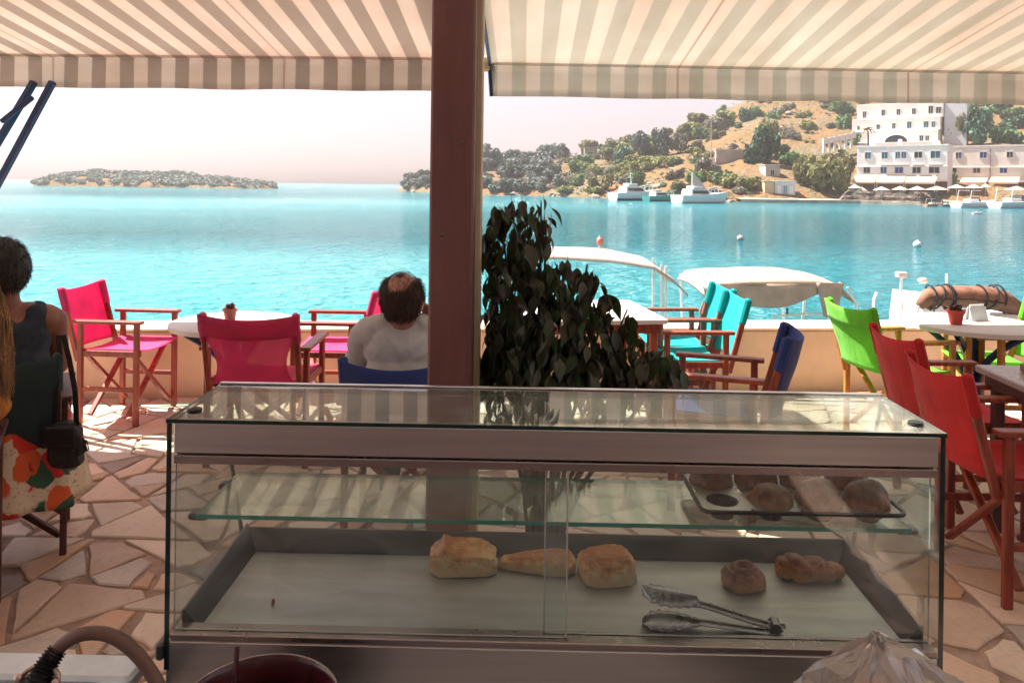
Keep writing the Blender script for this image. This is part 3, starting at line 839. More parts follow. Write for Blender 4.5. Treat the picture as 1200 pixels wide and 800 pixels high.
# lower hotel, left wing: photo x 1006..1106, y 171..222
Yh = 172.0
HR = rad(-38)
def local_x(px, Y): return at(px, 200, Y).x
def hotel_wing(label, pxa, pxb, ytop, ybot, yaw, upper, lower, m, strip=None):
    pa = at(pxa, ybot, Yh); pb = at(pxb, ybot, Yh); cx = (pa.x + pb.x) / 2; wd = pb.x - pa.x
    mpp = Yh / F * 1.0
    H = (ybot - ytop) * mpp
    rt = building('hotel_wing', label, 'hotel', (cx, Yh, pa.z), yaw)
    MB().box((-wd / 2, 0, -6), (wd / 2, 6, H), .05).build('wall', m, rt)
    mb = MB()
    mb.box((-wd / 2 - .12, -.12, H - .02 + .03), (wd / 2 + .12, .5, H + .35)); mb.box((-wd / 2 - .12, .5, H + .012), (-wd / 2 + .35, 6.1, H + .35)); mb.box((wd / 2 - .35, .5, H + .012), (wd / 2 + .12, 6.1, H + .35))
    mb.build('parapet', m, rt)
    MB().box((-wd / 2 - .06, -.25, H * .53), (wd / 2 + .06, -.004, H * .53 + .16)).build('ledge', m, rt)
    for (px, w_, h_, mm), zc in [(q, (ybot - 181.5)) for q in upper] + [(q, (ybot - 199.)) for q in lower]:
        x = (px - (pxa + pxb) / 2) * mpp
        facade_window(rt, x, zc * mpp - h_ / 2 + (.0 if zc > 30 else 0), w_, h_, 0, mm)
    return rt, mpp, wd, H
def balcony(rt, x0, x1, z, y=0):
    MB().box((x0, y - 1.0, z - .14), (x1, y - .005, z)).build('balcony', frame_w, rt)
    mb = MB()
    for zz in (z + .5, z + .95): mb.tube([(x0 + .03, y - .02, zz), (x0 + .03, y - .96, zz), (x1 - .03, y - .96, zz), (x1 - .03, y - .02, zz)], .035, 5)
    n = max(2, int((x1 - x0) / .45))
    for i in range(n + 1): mb.tube([(x0 + .03 + (x1 - x0 - .06) * i / n, y - .96, z), (x0 + .03 + (x1 - x0 - .06) * i / n, y - .96, z + .95)], .022, 4)
    mb.build('balcony_rail', mat('rail_grey', (.45, .45, .47), .5), rt)
T, B_, D_ = shut_teal, shut_blue, dark_open
wl, mpp, wd, H = hotel_wing('white two storey seafront hotel wing with teal shutters and cream canopies', 1006.5, 1104, 171.5, 222, HR,
    [(1019.5, 1.2, 1.4, T), (1038, 1.2, 1.4, T), (1052, .9, 1.4, T), (1058.5, .9, 1.4, B_), (1073.5, 1.5, 1.3, D_), (1091, 1.8, 1.5, T)],
    [(1018.5, 1.3, 1.3, D_), (1037, 1.2, 1.4, B_), (1053.5, 1.6, 1.3, B_), (1072, 1.6, 1.3, D_), (1090, 2.0, 1.3, D_)], bwall)
wr, *_ = hotel_wing('plainer peach white hotel wing on the right with small square windows', 1106.5, 1199, 172, 224, HR,
    [(1112.5, .6, 1.1, D_), (1127, 1.1, 1.3, B_), (1152, 1.3, 1.3, B_), (1178, 1.1, 1.2, D_), (1197, .5, 1.2, D_)],
    [(1120, 1.9, 1.2, D_), (1145.5, 1.3, 1.3, mat('shutter_plum', (.12, .05, .06), .6)), (1172, 1.3, 1.3, B_)], bpeach)
for xa_, xb_ in ((1033, 1064), (1067, 1080), (1084, 1098)): balcony(wl, (xa_ - 1055.2) * mpp, (xb_ - 1055.2) * mpp, H * .56 + .2)
for k_, (xx, ww, hh) in enumerate(((-7.5, 1.1, 1.0), (-1.5, .7, 1.5), (5.5, 1.4, .9))): MB().box((xx, 4, H + .013), (xx + ww, 5, H + .35 + hh), .03).build('chimney', bwall, wl)
MB().tube([((1159 - 1152.7) * mpp, -.12, .4), ((1159 - 1152.7) * mpp, -.12, 9.5)], .09, 6).build('drainpipe', mat('pipe_brown', (.2, .1, .08), .6), wr)
# sloping canopies along the hotel front
can_m = fabric('canopy_cream', (.84, .68, .52), .5)
def shop_canopy(label, px0, px1, ytop, ybot, wing):
    c0 = 1055.25 if wing is wl else 1152.75; yb_ = 222 if wing is wl else 224
    M = WM[wing.name]; w = (px1 - px0) * mpp; xc = ((px0 + px1) / 2 - c0) * mpp; z0 = (yb_ - ytop) * mpp; dz = -(ybot - ytop) * mpp * .9
    rt = thing('shop_canopy', label, 'canopy', M @ Vector((xc, -.18, z0)), HR)
    mb = MB(); mb.slabgrid(lambda u, v: (-w / 2 + w * u, -3.0 * v, dz * v), 6, 3, (0, 0, .05)); mb.build('cloth', can_m, rt)
    mb = MB(); mb.slabgrid(lambda u, v: (-w / 2 + w * u, -3.02, dz - .35 * v), 6, 1, (0, .04, 0)); mb.build('flap', can_m, rt)
    for x in (-w / 2 + .1, w / 2 - .1): MB().tube([(x, -2.9, dz), (x, -2.9, dz - 2.6)], .05, 6).build('post', frame_w, rt)
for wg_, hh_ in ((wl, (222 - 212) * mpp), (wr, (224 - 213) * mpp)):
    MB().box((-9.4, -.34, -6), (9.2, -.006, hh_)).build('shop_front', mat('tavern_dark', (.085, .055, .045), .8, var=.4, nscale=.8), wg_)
shop_canopy('leftmost of the three cream canopies under the teal shutters', 1006, 1032, 204.5, 214, wl)
shop_canopy('middle of the three cream canopies under the teal shutters', 1033, 1062, 204.5, 214, wl)
shop_canopy('rightmost of the three cream canopies under the teal shutters', 1063, 1094, 205, 214, wl)
shop_canopy('cream canopy left of the drainpipe on the right hotel wing', 1131, 1157, 208, 214, wr)
shop_canopy('orange cream canopy right of the drainpipe on the right hotel wing', 1160, 1188, 207, 214, wr)
# quay
quay_m = mat('quay_stone', (.42, .32, .26), .9, var=.4, nscale=.6, bump=.6, bscale=2, bdist=.3)
qa, qb = gp(884, 236.5, SEA), gp(1215, 243.2, SEA)
mb = MB()
qz = SEA + .75
def qpt(px, off): 
    y, d = shore(px); P = gp(px, y + .2, SEA); P.y += off; return P
qp = [qpt(px, 0) for px in range(868, 1300, 14)]; qr = [qpt(px, 14) for px in range(868, 1300, 14)]
for i in range(len(qp) - 1):
    a, b, c, d = qp[i], qp[i + 1], qr[i + 1], qr[i]
    mb.add([(a.x, a.y, SEA - 1), (b.x, b.y, SEA - 1), (b.x, b.y, qz), (a.x, a.y, qz), (c.x, c.y, qz + .5), (d.x, d.y, qz + .5)], [(0, 1, 2, 3), (3, 2, 4, 5)])
structure(mb.build('quay', mat('quay_pale', (.52, .42, .34), .9, var=.35, nscale=.4, bump=.5, bscale=2, bdist=.2)))
mb = MB()
rt = thing('retaining_wall', 'dark rough stone retaining wall below the tavern terrace', 'wall', (at(1052, 238, 160).x, gp(1052, 239, SEA).y + 1.2, SEA))
def rw(u, v):
    px = 985 + 122 * u; P = qpt(px, 1.2 + .6 * v); 
    n = noise.fractal(Vector((P.x * .5, v * 3, 7)), 1, 2, 4) * .5
    zt = 2.6 * min(1, u * 9 + .15)
    return Vector((P.x, P.y - n - .3, SEA + .2 + zt * v))
mb.slabgrid(rw, 60, 6, (0, .8, 0)); mb.build('masonry', mat('masonry_dark', (.17, .125, .10), .9, var=.5, nscale=.7, bump=.8, bscale=1.5, bdist=.4), rt, world=True)
# parasols on the tavern terrace
par_m = fabric('parasol_cloth', (.76, .66, .58), .5)
pmesh_c = MB().lathe([(1.75, -.02), (1.72, .04), (.9, .42), (.05, .78), (0, .8)], n=8).mesh('canopy', par_m)
pmesh_p = MB().tube([(0, 0, -2.1), (0, 0, .82)], .05, 6).mesh('pole', frame_w)
par_lab = ['beside the far left canopy at the terrace end', 'lowest and leftmost, above the rough stones', 'second from left under the teal shutter canopies', 'middle one under the teal shutter canopies',
           'under the rightmost teal shutter canopy', 'tilted large one in front of the bush between wings', 'under the canopy left of the drainpipe', 'right of the drainpipe before the orange canopy',
           'small one in the shade right of the orange canopy', 'at the far right edge above the moored speedboats']
for i, (px, py, w_) in enumerate([(1002, 219, 15), (1010, 222, 13), (1033, 221.5, 20), (1055, 221, 20), (1075, 221, 20), (1098, 221, 26), (1121, 219, 20), (1141, 219, 20), (1155, 218, 12), (1191, 221, 26)]):
    P = at(px, py + 1.5, Yh - 12); 
    rt = thing('parasol', 'cream terrace parasol ' + par_lab[i], 'parasol', (P.x, P.y, P.z - 2.1), rb.uniform(0, 1), 'parasols on the tavern terrace')
    s = w_ * (Yh - 12) / F / 3.5
    for me, nm in ((pmesh_c, 'canopy'), (pmesh_p, 'pole')):
        o = bpy.data.objects.new(nm, me); C.objects.link(o); o.parent = rt; o.location = (0, 0, 2.1); o.scale = (s, s, 1)
# upper white house: three stepped storeys with an arched loggia
Yu = 226.0; mu = Yu / F
P0 = at(1055, 168.5, Yu)
uh = thing('white_house', 'upper white stepped house with small windows and a wide arch', 'house', P0, HR)
def ux(px): return (px - 1055) * mu
def uz(py): return (168.5 - py) * mu
MB().box((ux(1004), 0, -6), (ux(1094), 6, uz(153)), .05).build('ground_storey', bwall, uh)
MB().box((ux(1000), 1.5, uz(153) + .01), (ux(1095), 6.01, uz(138)), .05).build('middle_storey', bwall, uh)
MB().box((ux(1004), 3, uz(138) + .01), (ux(1097), 6.02, uz(120)), .05).build('top_storey', bwall, uh)
MB().box((ux(1097.5), 3.5, -6), (ux(1120), 6.5, uz(119)), .05).build('shaded_side', mat('house_shade_blue', (.62, .64, .68), .8, var=.05, nscale=.4), uh)  # right side of the house, its bluish shade put into the wall colour
for px, w_, h_ in ((1012.5, .9, 2.0), (1033.5, .9, 1.7), (1050, .9, 1.7), (1066.5, .9, 1.7), (1084, 1.1, 2.2), (1092, 1.2, 1.8)): facade_window(uh, ux(px), uz(134 if px > 1020 else 136), w_, h_, 3, D_)
for px, w_, h_ in ((1007.5, .6, 1.2), (1029.5, .9, 1.4), (1046.5, .8, 1.6), (1063, 1.1, 1.9), (1080.5, 1.2, 1.8), (1088, .9, 1.7)): facade_window(uh, ux(px), uz(150.5), w_, h_, 1.5, T if px > 1060 else D_)
for px, w_, h_ in ((1077, 1.0, 1.6), (1083, .9, 1.5)): facade_window(uh, ux(px), uz(166), w_, h_, 0, D_)
mb = MB(); r_ = 3.1
prof = [Vector((math.cos(a) * r_, 0, math.sin(a) * r_ * .72)) for a in [PI * i / 16 for i in range(17)]]
mb.add([v + Vector((ux(1050.5), -.03, .4)) for v in prof] + [v + Vector((ux(1050.5), .2, .4)) for v in prof], [tuple(range(17))] + [(i, i + 17, i + 18, i + 1) for i in range(16)])
ar = mb.build('arched_loggia', D_, uh)
mb = MB()
mb.tube([v * 1.05 + Vector((ux(1050.5), -.08, .4)) for v in prof], .16, 6); mb.build('arch_trim', bwall, ar)
MB().box((ux(1000), -2.2, -.5), (ux(1094), -.02, .35), .04).build('terrace_ledge', bwall, uh)
# long white terrace wall left of the upper house
a = at(965, 165, Yu - 4); b = at(1004, 157, Yu - 4)
tw = thing('terrace_wall', 'sloping white terrace wall with arches left of the upper house', 'wall', (a.x, a.y, a.z - 1))
mb = MB(); d = b - a
for i in range(6):
    q0 = d * (i / 6.0) - Vector((0, 0, 1.0)); q1 = d * ((i + .93) / 6.0) - Vector((0, 0, 1.0))
    mb.add([q0 + Vector((0, 0, .9)), q1 + Vector((0, 0, .9)), q1 + Vector((0, 0, 2.6)), q0 + Vector((0, 0, 2.6)), q0 + Vector((0, 1, .9)), q1 + Vector((0, 1, .9)), q1 + Vector((0, 1, 2.6)), q0 + Vector((0, 1, 2.6))],
           [(0, 1, 2, 3), (5, 4, 7, 6), (3, 2, 6, 7), (0, 4, 5, 1), (0, 3, 7, 4), (1, 5, 6, 2)])
    mb.box(q0 + Vector((0, .1, -1.6)), q0 + Vector((.5, .8, .9)))
mb.build('wall_body', bwall, tw)
# pale retaining walls / buildings mid slope
def block(name, label, cat, px0, px1, ytop, ybot, Y, dep, m, openings=()):
    a = at(px0, ybot, Y); b = at(px1, ybot, Y); w_ = b.x - a.x; h = (ybot - ytop) * Y / F
    rt = thing(name, label, cat, ((a.x + b.x) / 2, Y, a.z))
    MB().box((-w_ / 2, 0, -2), (w_ / 2, dep, h), .04).build('wall', m, rt)
    MB().box((-w_ / 2 - .15, -.15, h + .004), (w_ / 2 + .15, dep + .1, h + .2), .03).build('roof', m, rt)
    for (px, ww, hh, z, mm) in openings: facade_window(rt, (px - (px0 + px1) / 2) * Y / F, z, ww, hh, 0, mm)
    return rt
Pm = hill_at(857, 192)
block('garden_wall', 'tall pale weathered wall halfway up the orange slope', 'wall', 839, 871, 176, 193, Pm.y, 2.5, mat('wall_pale', (.50, .41, .36), .9, var=.25, nscale=.4))
block('cottage', 'tiny white cottage at the foot of the pale slope wall', 'cottage', 826, 838, 186, 193, Pm.y - 2, 4, bwall, ((833, .7, .9, .4, D_),))
Pm = hill_at(905, 208)
block('white_cabin', 'grey white cabin beneath the biggest dark tree', 'cabin', 897, 914, 194, 209, Pm.y - 1, 5, mat('wall_grey', (.52, .47, .45), .9, var=.15, nscale=.4), ((905, .9, 1.2, .8, D_),))
Pm = hill_at(905, 226)
block('beach_hut', 'yellowish beach hut with a plain front near the shore', 'hut', 896, 907, 213, 228, Pm.y, 3, mat('hut_yellow', (.55, .43, .27), .9, var=.15, nscale=.6))
block('beach_cabin', 'white and pale blue row of beach cabins near the shore', 'cabin', 908, 932, 213, 228, Pm.y, 3, mat('hut_blue', (.58, .62, .66), .8, var=.12, nscale=.6),
      ((913, .8, 1.9, .1, white_paint), (920, .8, 1.9, .1, mat('door_blue', (.12, .3, .38), .6)), (927, .8, 1.9, .1, white_paint)))
Pm = hill_at(693, 184)
block('hilltop_house', 'small flat dark roofed house on the skyline left of the round tree', 'house', 685, 700, 173, 182, Pm.y, 5, mat('house_dark', (.30, .26, .25), .9, var=.2), ((692, 2.2, .9, .5, D_),))  # walls and roof share one dark grey brown
# utility poles
for px, yt, yb, lab in ((833, 141, 194, 'tall pale lamp pole standing on the orange slope'), (822, 158, 195, 'shorter brown pole left of the tall lamp pole'), (837, 178, 196, 'dark short post below the tall lamp pole'), (931, 190, 210, 'thin dark pole in the yellow green scrub')):
    P = hill_at(px, yb); h = (yb - yt) * P.y / F
    rt = thing('utility_pole', lab, 'pole', P)
    MB().tube([(0, 0, -1), (0, 0, h)], [.16, .09], 6).build('shaft', mat('pole_grey' if yt == 141 else 'pole_brown', (.5, .44, .42) if yt == 141 else (.16, .10, .08), .8), rt)
    if yt == 141: MB().tube([(0, 0, h - .1), (.6, 0, h + .35), (1.7, 0, h + .2)], [.08, .06, .09], 6).build('lamp_arm', MATS['pole_grey'], rt)
    else: MB().box((-.5, -.05, h - .5), (.5, .05, h - .38)).build('crossarm', MATS['pole_brown'], rt)
# palm
P = at(1017, 170, Yu - 4)
pt_ = thing('palm_tree', 'single palm tree in front of the upper white house', 'tree', P)
MB().tube([(0, 0, -2), (.1, 0, 1.5), (-.05, 0, 4.6)], [.3, .24, .2], 8).build('trunk', bark, pt_)
mb = MB()
for i in range(26):
    a = i * 2.4; e = rb.uniform(.1, 1.1); L = rb.uniform(1.8, 2.6)
    for j in range(6):
        t0, t1 = j / 6, (j + 1) / 6
        f = lambda t: Vector((math.cos(a) * L * t * math.cos(e * (1 - t)), math.sin(a) * L * t * math.cos(e * (1 - t)), 4.6 + L * (math.sin(e) * t - .75 * t * t)))
        sd = Vector((-math.sin(a), math.cos(a), -.25)) * (.34 * (1 - t0) + .06); sd2 = Vector((math.sin(a), -math.cos(a), -.25)) * (.34 * (1 - t0) + .06)
        mb.add([f(t0), f(t1), f(t1) + sd * .8, f(t0) + sd], [(0, 1, 2, 3)]); mb.add([f(t0), f(t1), f(t1) + sd2 * .8, f(t0) + sd2], [(3, 2, 1, 0)])
mb.build('crown', LM['olive'], pt_)

# ================================================================== boats
def hull(mb, L, Bm, fb, draft=.25, sheer=.3, transom=.8, mi=0):
    """hull along +x (bow), z=0 at the waterline"""
    st = []
    N = 14
    for i in range(N + 1):
        t = i / N; x = -L / 2 + L * t
        w_ = Bm / 2 * (transom + (1 - transom) * min(1, t * 3)) * (1 - max(0, (t - .45) / .55) ** 2.4)
        z = fb + sheer * t ** 2
        st.append([(x, 0, -draft * (1 - t ** 4)), (x + .06 * L * t ** 6, w_ * .72, -draft * .3 * (1 - t ** 4) + .02), (x + .09 * L * t ** 5, w_ * .95, fb * .5), (x + .12 * L * t ** 5, w_, z), (x + .12 * L * t ** 5, w_ * .88 - .0, z + .005)])
    rows = [[Vector(p) for p in s] + [Vector((p[0], -p[1], p[2])) for p in reversed(s)] for s in st]
    n = len(rows[0]); o = len(mb.v)
    for r in rows: mb.v += r
    for i in range(N):
        for k in range(n - 1): mb.f.append((o + i * n + k, o + i * n + n + k, o + i * n + n + k + 1, o + i * n + k + 1)); mb.m.append(mi)
    mb.f.append(tuple(o + k for k in range(n))); mb.m.append(mi)
    # deck
    for i in range(N):
        mb.f.append((o + i * n + 4, o + (i + 1) * n + 4, o + (i + 1) * n + 5, o + i * n + 5)); mb.m.append(mi)
    return mb
def tubes(name, lst, r, m, parent, n=6):
    for pts in lst: MB().tube(pts, r, n).build(name, m, parent, True)
teal_hull = mat('hull_teal', (.04, .30, .27), .3, var=.1); dark_hull = mat('hull_dark', (.03, .05, .06), .4)
# far moored yachts
def yacht(label, px0, px1, ywater, beam, dark, flybridge, rz=0, hull_m=white_gel):
    a = gp(px0, ywater, SEA); b = gp(px1, ywater, SEA); L = (b - a).length
    rt = thing('moored_yacht', label, 'yacht', ((a + b) / 2), math.atan2(b.y - a.y, b.x - a.x) + rz)
    hull(MB(), L, beam, L * .13, .3, L * .06).build('hull', hull_m, rt, True)
    mb = MB(); hull(mb, L * .985, beam * .985 + .02, L * .035, .3, 0.0); mb.build('boot_stripe', dark, rt, True)
    h = L * .13
    mb = MB(); mb.add([(-L * .30, s * beam * .33, h) for s in (-1, 1)] + [(L * .2, s * beam * .28, h) for s in (-1, 1)] + [(-L * .28, s * beam * .30, h + L * .1) for s in (-1, 1)] + [(L * .08, s * beam * .25, h + L * .1) for s in (-1, 1)],
                    [(0, 2, 3, 1), (4, 5, 7, 6), (0, 4, 6, 2), (1, 3, 7, 5), (0, 1, 5, 4), (2, 6, 7, 3)])
    cb = mb.build('cabin', white_gel, rt)
    for s in (-1, 1):
        MB().add([(x_, s * (beam * .335 - .05 * 0), z_) for x_, z_ in ((-L * .26, h + L * .03), (L * .1, h + L * .03), (L * .06, h + L * .075), (-L * .26, h + L * .075))] +
                 [(x_, s * (beam * .25), z_) for x_, z_ in ((-L * .26, h + L * .03), (L * .1, h + L * .03), (L * .06, h + L * .075), (-L * .26, h + L * .075))],
                 [(0, 1, 2, 3), (0, 4, 5, 1), (2, 6, 7, 3)]).build('window', dark_open, cb)
    if flybridge:
        MB().box((-L * .22, -beam * .24, h + L * .105), (-L * .02, beam * .24, h + L * .15), .1).build('flybridge', white_gel, rt)
        tubes('mast', [[(-L * .1, 0, h + L * .15), (-L * .12, 0, h + L * .33)], [(-L * .17, 0, h + L * .25), (-L * .06, 0, h + L * .25)]], L * .006, white_paint, rt)
    tubes('rail', [[(L * .1, s * beam * .42, h + L * .09), (L * .3, s * beam * .32, h + L * .12), (L * .5, s * beam * .06, h + L * .15)] for s in (-1, 1)] +
          [[(L * q, s * beam * w_, h + L * .01), (L * q, s * beam * w_, h + L * (.09 + .1 * (q - .1)))] for s in (-1, 1) for q, w_ in ((.1, .42), (.2, .37), (.3, .32))], L * .004, white_paint, rt)
    return rt
ya = yacht('long white and teal motor boat moored below the scrub', 718, 770, 235.0, 4.2, dark_hull, True)
y2 = yacht('teal hulled boat moored bow right between the two white yachts', 757, 792, 236, 3.2, dark_hull, False, hull_m=teal_hull)
y3 = yacht('white yacht with a tall white sail cover moored nearest the huts', 793, 846, 238.2, 4.4, white_gel, True)
mb = MB(); L = 10
mb.add([(-2.2, -.2, 2.2), (2.4, -.2, 2.2), (-2.1, -.2, 6.0), (-2.2, .2, 2.2), (2.4, .2, 2.2), (-2.1, .2, 6.0)], [(0, 1, 2), (5, 4, 3), (0, 3, 4, 1), (1, 4, 5, 2), (0, 2, 5, 3)])
mb.build('sail_cover', white_canvas, y3)
def speedboat(label, px0, px1, yw, hm):
    a = gp(px0, yw, SEA); b = gp(px1, yw, SEA); L = (b - a).length
    rt = thing('speedboat', label, 'boat', (a + b) / 2, math.atan2(b.y - a.y, b.x - a.x))
    hull(MB(), L, L * .3, L * .09, .2, L * .05).build('hull', hm, rt, True)
    MB().box((-L * .2, -L * .07, L * .09), (L * .06, L * .07, L * .15), .05).build('console', white_gel, rt)
    MB().add([(L * .06, -L * .09, L * .1), (L * .06, L * .09, L * .1), (L * .01, L * .08, L * .19), (L * .01, -L * .08, L * .19), (L * .05, -L * .09, L * .1), (L * .05, L * .09, L * .1), (L * .0, L * .08, L * .19), (L * .0, -L * .08, L * .19)],
             [(0, 1, 2, 3), (7, 6, 5, 4), (0, 3, 7, 4), (1, 5, 6, 2), (3, 2, 6, 7)]).build('windscreen', dark_open, rt)
    tubes('canopy_frame', [[(-L * .3, s * L * .12, L * .1), (-L * .25, s * L * .12, L * .3), (L * .02, s * L * .1, L * .3)] for s in (-1, 1)], L * .006, white_paint, rt)
    return rt
speedboat('white speedboat with teal seat cover moored before the tavern', 1120, 1163, 243.2, white_gel)
speedboat('white speedboat cut by the right edge before the tavern', 1165, 1215, 244, white_gel)
speedboat('small tan wooden dinghy beside the stone retaining wall', 1084, 1103, 241.8, mat('hull_tan', (.48, .30, .18), .5))
speedboat('dark low dinghy left of the white speedboats', 1102, 1119, 242.2, mat('hull_slate', (.12, .14, .17), .5))
# small white tender afloat in the bay and buoys
speedboat('tiny white tender floating alone in the bay before the hotel', 1140, 1151, 250.5, white_gel)
def buoy(label, px, py, rpx, m):
    P = gp(px, py + rpx * .6, SEA); s = rpx * P.y / F
    rt = thing('buoy', label, 'buoy', (P.x, P.y, SEA + s * .55))
    mb = MB(); mb.ico((0, 0, 0), (s, s, s * .95), 3); mb.build('float', m, rt, 'all')
    mb = MB(); mb.tube([(0, 0, s * .8), (0, 0, s * 1.25)], s * .16, 8); mb.build('eye', m, rt, True)
buoy('white mooring buoy floating in open water to the right', 1075, 286.5, 4.6, white_paint)
buoy('small pinkish mooring buoy floating near the middle', 867.5, 279, 3.8, mat('buoy_pink', (.72, .48, .46), .5))

# near boats just beyond the wall
alu_tube = mat('boat_tube', (.74, .72, .72), .3, .3, var=.05)
def canopy_arch(mb, x0, x1, y0, y1, zs, th=.02, drop=.06):
    """soft canopy: zs = heights along x; bowed across y"""
    def fn(u, v):
        x = x0 + (x1 - x0) * u
        z = table(zs[0], zs[1], u) - drop * (2 * v - 1) ** 2 - .015 * math.sin(u * 3 * PI) * math.sin(PI * v)
        return (x, y0 + (y1 - y0) * v, z)
    mb.slabgrid(fn, 36, 12, (0, 0, th)); return mb
# left boat: white canopy with three thin posts at its stern
Yb = 9.6
A = at(640, 295, Yb); Bp = at(792, 325, Yb)
lb = thing('motor_boat', 'boat with a flat white canopy and small flag moored behind the white table', 'boat', ((A.x + Bp.x) / 2 - .6, Yb, SEA), 0)
LW = Matrix.Translation((-lb.location.x, -lb.location.y, 0))
hx = lambda px: at(px, 300, Yb).x - lb.location.x
hz = lambda px, py: at(px, py, Yb).z - SEA
hull(MB(), 4.6, 1.9, .62, .25, .25).build('hull', white_gel, lb, True)
mb = MB(); canopy_arch(mb, hx(610), hx(792), -.75, .75, ([0, .2, .55, .8, .92, 1], [hz(610, 294), hz(650, 291), hz(720, 295), hz(756, 302), hz(778, 317), hz(792, 332)]), .03, .05)
mb.build('canopy', white_canvas, lb, 'all')
tubes('canopy_pole', [[(hx(p) - .02, y, hz(767, 305) + dz), (hx(p), y, .5)] for p, y, dz in ((765, -.72, .02), (771, -.66, 0), (778, .68, -.03), (625, -.7, .05), (625, .7, .05))], .016, white_paint, lb)
MB().box((-.7, -.35, .6), (-.1, .35, 1.1), .05).build('console', white_gel, lb)
tubes('flag_staff', [[(hx(702), 0, hz(702, 293)), (hx(702), 0, hz(702, 276))]], .012, white_paint, lb)
MB().ico((hx(703), 0, hz(703, 283)), (.045, .045, .06), 2).build('lantern', mat('lantern_red', (.6, .2, .16), .5), lb, True)
# centre boat: cream bimini with rolled side curtain, windscreen, navy cover
Yc = 10.4
A = at(815, 330, Yc); Bp = at(988, 330, Yc)
cb = thing('motor_boat', 'boat with arched cream bimini and clear windscreen moored past the turquoise chairs', 'boat', ((A.x + Bp.x) / 2, Yc, SEA), 0)
hx = lambda px: at(px, 330, Yc - .5).x - cb.location.x
hz = lambda px, py: at(px, py, Yc + .1).z - SEA
hull(MB(), 4.4, 2.0, .86, .25, .12).build('hull', white_gel, cb, True)
MB().box((hx(880), -.99, .86), (hx(990), -.90, .94), .02).build('gunwale', mat('gunwale_blue', (.45, .58, .64), .4), cb)
mb = MB(); canopy_arch(mb, hx(818), hx(988), -.85, .85, ([0, .06, .2, .5, .75, .9, 1], [hz(818, 331), hz(830, 321), hz(855, 318), hz(900, 317), hz(945, 317), hz(972, 321), hz(988, 338)]), .03, .05)
mb.build('bimini', cream_canvas, cb, 'all')
def flap(u, v):
    x = hx(826) + (hx(950) - hx(826)) * u
    zt = hz(880, 322); d = .30 * math.sin(PI * (.08 + .84 * u)) ** .8
    return (x, -.86 - .03 * math.sin(u * 12), zt - d * v)
mb = MB(); mb.slabgrid(flap, 24, 5, (0, .012, 0)); mb.build('rolled_curtain', cream_canvas, cb, 'all')
def flap2(u, v):
    return (hx(944) + (hx(975) - hx(944)) * (u * (1 - .55 * v) + .28 * v), -.87, hz(955, 321) - .42 * v)
mb = MB(); mb.slabgrid(flap2, 8, 6, (0, .012, 0)); mb.build('gathered_curtain', cream_canvas, cb, 'all')
def flap3(u, v): return (hx(816) + (hx(832) - hx(816)) * u + .03 * math.sin(v * 9), -.84 + .02 * math.sin(u * 9), hz(824, 325) - .62 * v)
mb = MB(); mb.slabgrid(flap3, 6, 10, (0, .02, 0)); mb.build('hanging_curtain', white_canvas, cb, 'all')
tubes('frame_tube', [[(hx(980), s * .84, hz(980, 326)), (hx(990), s * .86, hz(990, 345)), (hx(986), s * .88, .9)] for s in (-1, 1)] +
      [[(hx(956), s * .85, hz(956, 322)), (hx(962), s * .87, .9)] for s in (-1, 1)] + [[(hx(822), s * .84, hz(822, 328)), (hx(826), s * .87, .9)] for s in (-1, 1)] +
      [[(hx(972), -.84, hz(972, 321)), (hx(960), -.87, hz(960, 360))]], .017, alu_tube, cb)
wsm = glass_mat('boat_screen', (.80, .93, .93), 1.45, .06)
ws = MB(); ws.box((hx(905), -.62, hz(905, 385)), (hx(972), -.608, hz(905, 359))); ws.build('windscreen', wsm, cb)
tubes('screen_rail', [[(hx(903), -.62, .92), (hx(903), -.62, hz(903, 360)), (hx(938), -.62, hz(938, 357.5)), (hx(974), -.62, hz(974, 357.5)), (hx(974), -.62, .92)], [(hx(938), -.62, hz(938, 357.5)), (hx(938), -.62, .92)]], .014, white_paint, cb)
tubes('antenna', [[(hx(923), -.5, hz(923, 362)), (hx(923), -.5, hz(923, 353))]], .014, black_plastic, cb)
MB().box((hx(912), -.4, .85), (hx(925), .3, 1.05), .04).build('helm_seat', white_gel, cb)
MB().ico((hx(931), -.93, .80), (.14, .07, .12), 2).build('fender', mat('fender_navy', (.03, .05, .15), .5), cb, True)
# right boat: strapped brown rolled cover on a frame over the white cabin
Yr = 9.8
A = at(1072, 350, Yr); Bp = at(1198, 350, Yr)
rb_ = thing('motor_boat', 'boat with a strapped brown folded cover arched over its white cabin', 'boat', ((A.x + Bp.x) / 2, Yr, SEA), 0)
hx = lambda px: at(px, 350, Yr - .6).x - rb_.location.x
hz = lambda px, py: at(px, py, Yr - .25).z - SEA
hull(MB(), 3.6, 1.9, .80, .25, .15).build('hull', white_gel, rb_, True)
brown_c = mat('cover_brown', (.27, .125, .075), .8, var=.3, nscale=9, bump=.4, bscale=14, bdist=.02)
arc = [(hx(px), 0, hz(px, py)) for px, py in ((1077, 353), (1087, 344), (1105, 342), (1130, 343), (1155, 344), (1175, 348), (1192, 357), (1194, 366))]
mb = MB(); mb.tube(arc, [.05, .10, .125, .13, .135, .13, .09, .04], 14)
for i, v in enumerate(mb.v): mb.v[i] = v + Vector((0, 0, 1)) * .02 * noise.noise(v * 6) + Vector((0, -.6, 0))
mb.build('folded_cover', brown_c, rb_, 'all')
mb = MB()
for px in (1090, 1098, 1111, 1148, 1160, 1170):
    c = Vector((hx(px), -.6, hz(px, 343.5))); 
    mb.tube([c + Vector((.012 * math.cos(2 * a) + (.05 * math.sin(a) if px in (1160, 1098) else 0), math.cos(a) * .142, math.sin(a) * .145)) for a in [2 * PI * k / 14 for k in range(15)]], .011 if px != 1111 else .022, 5, False)
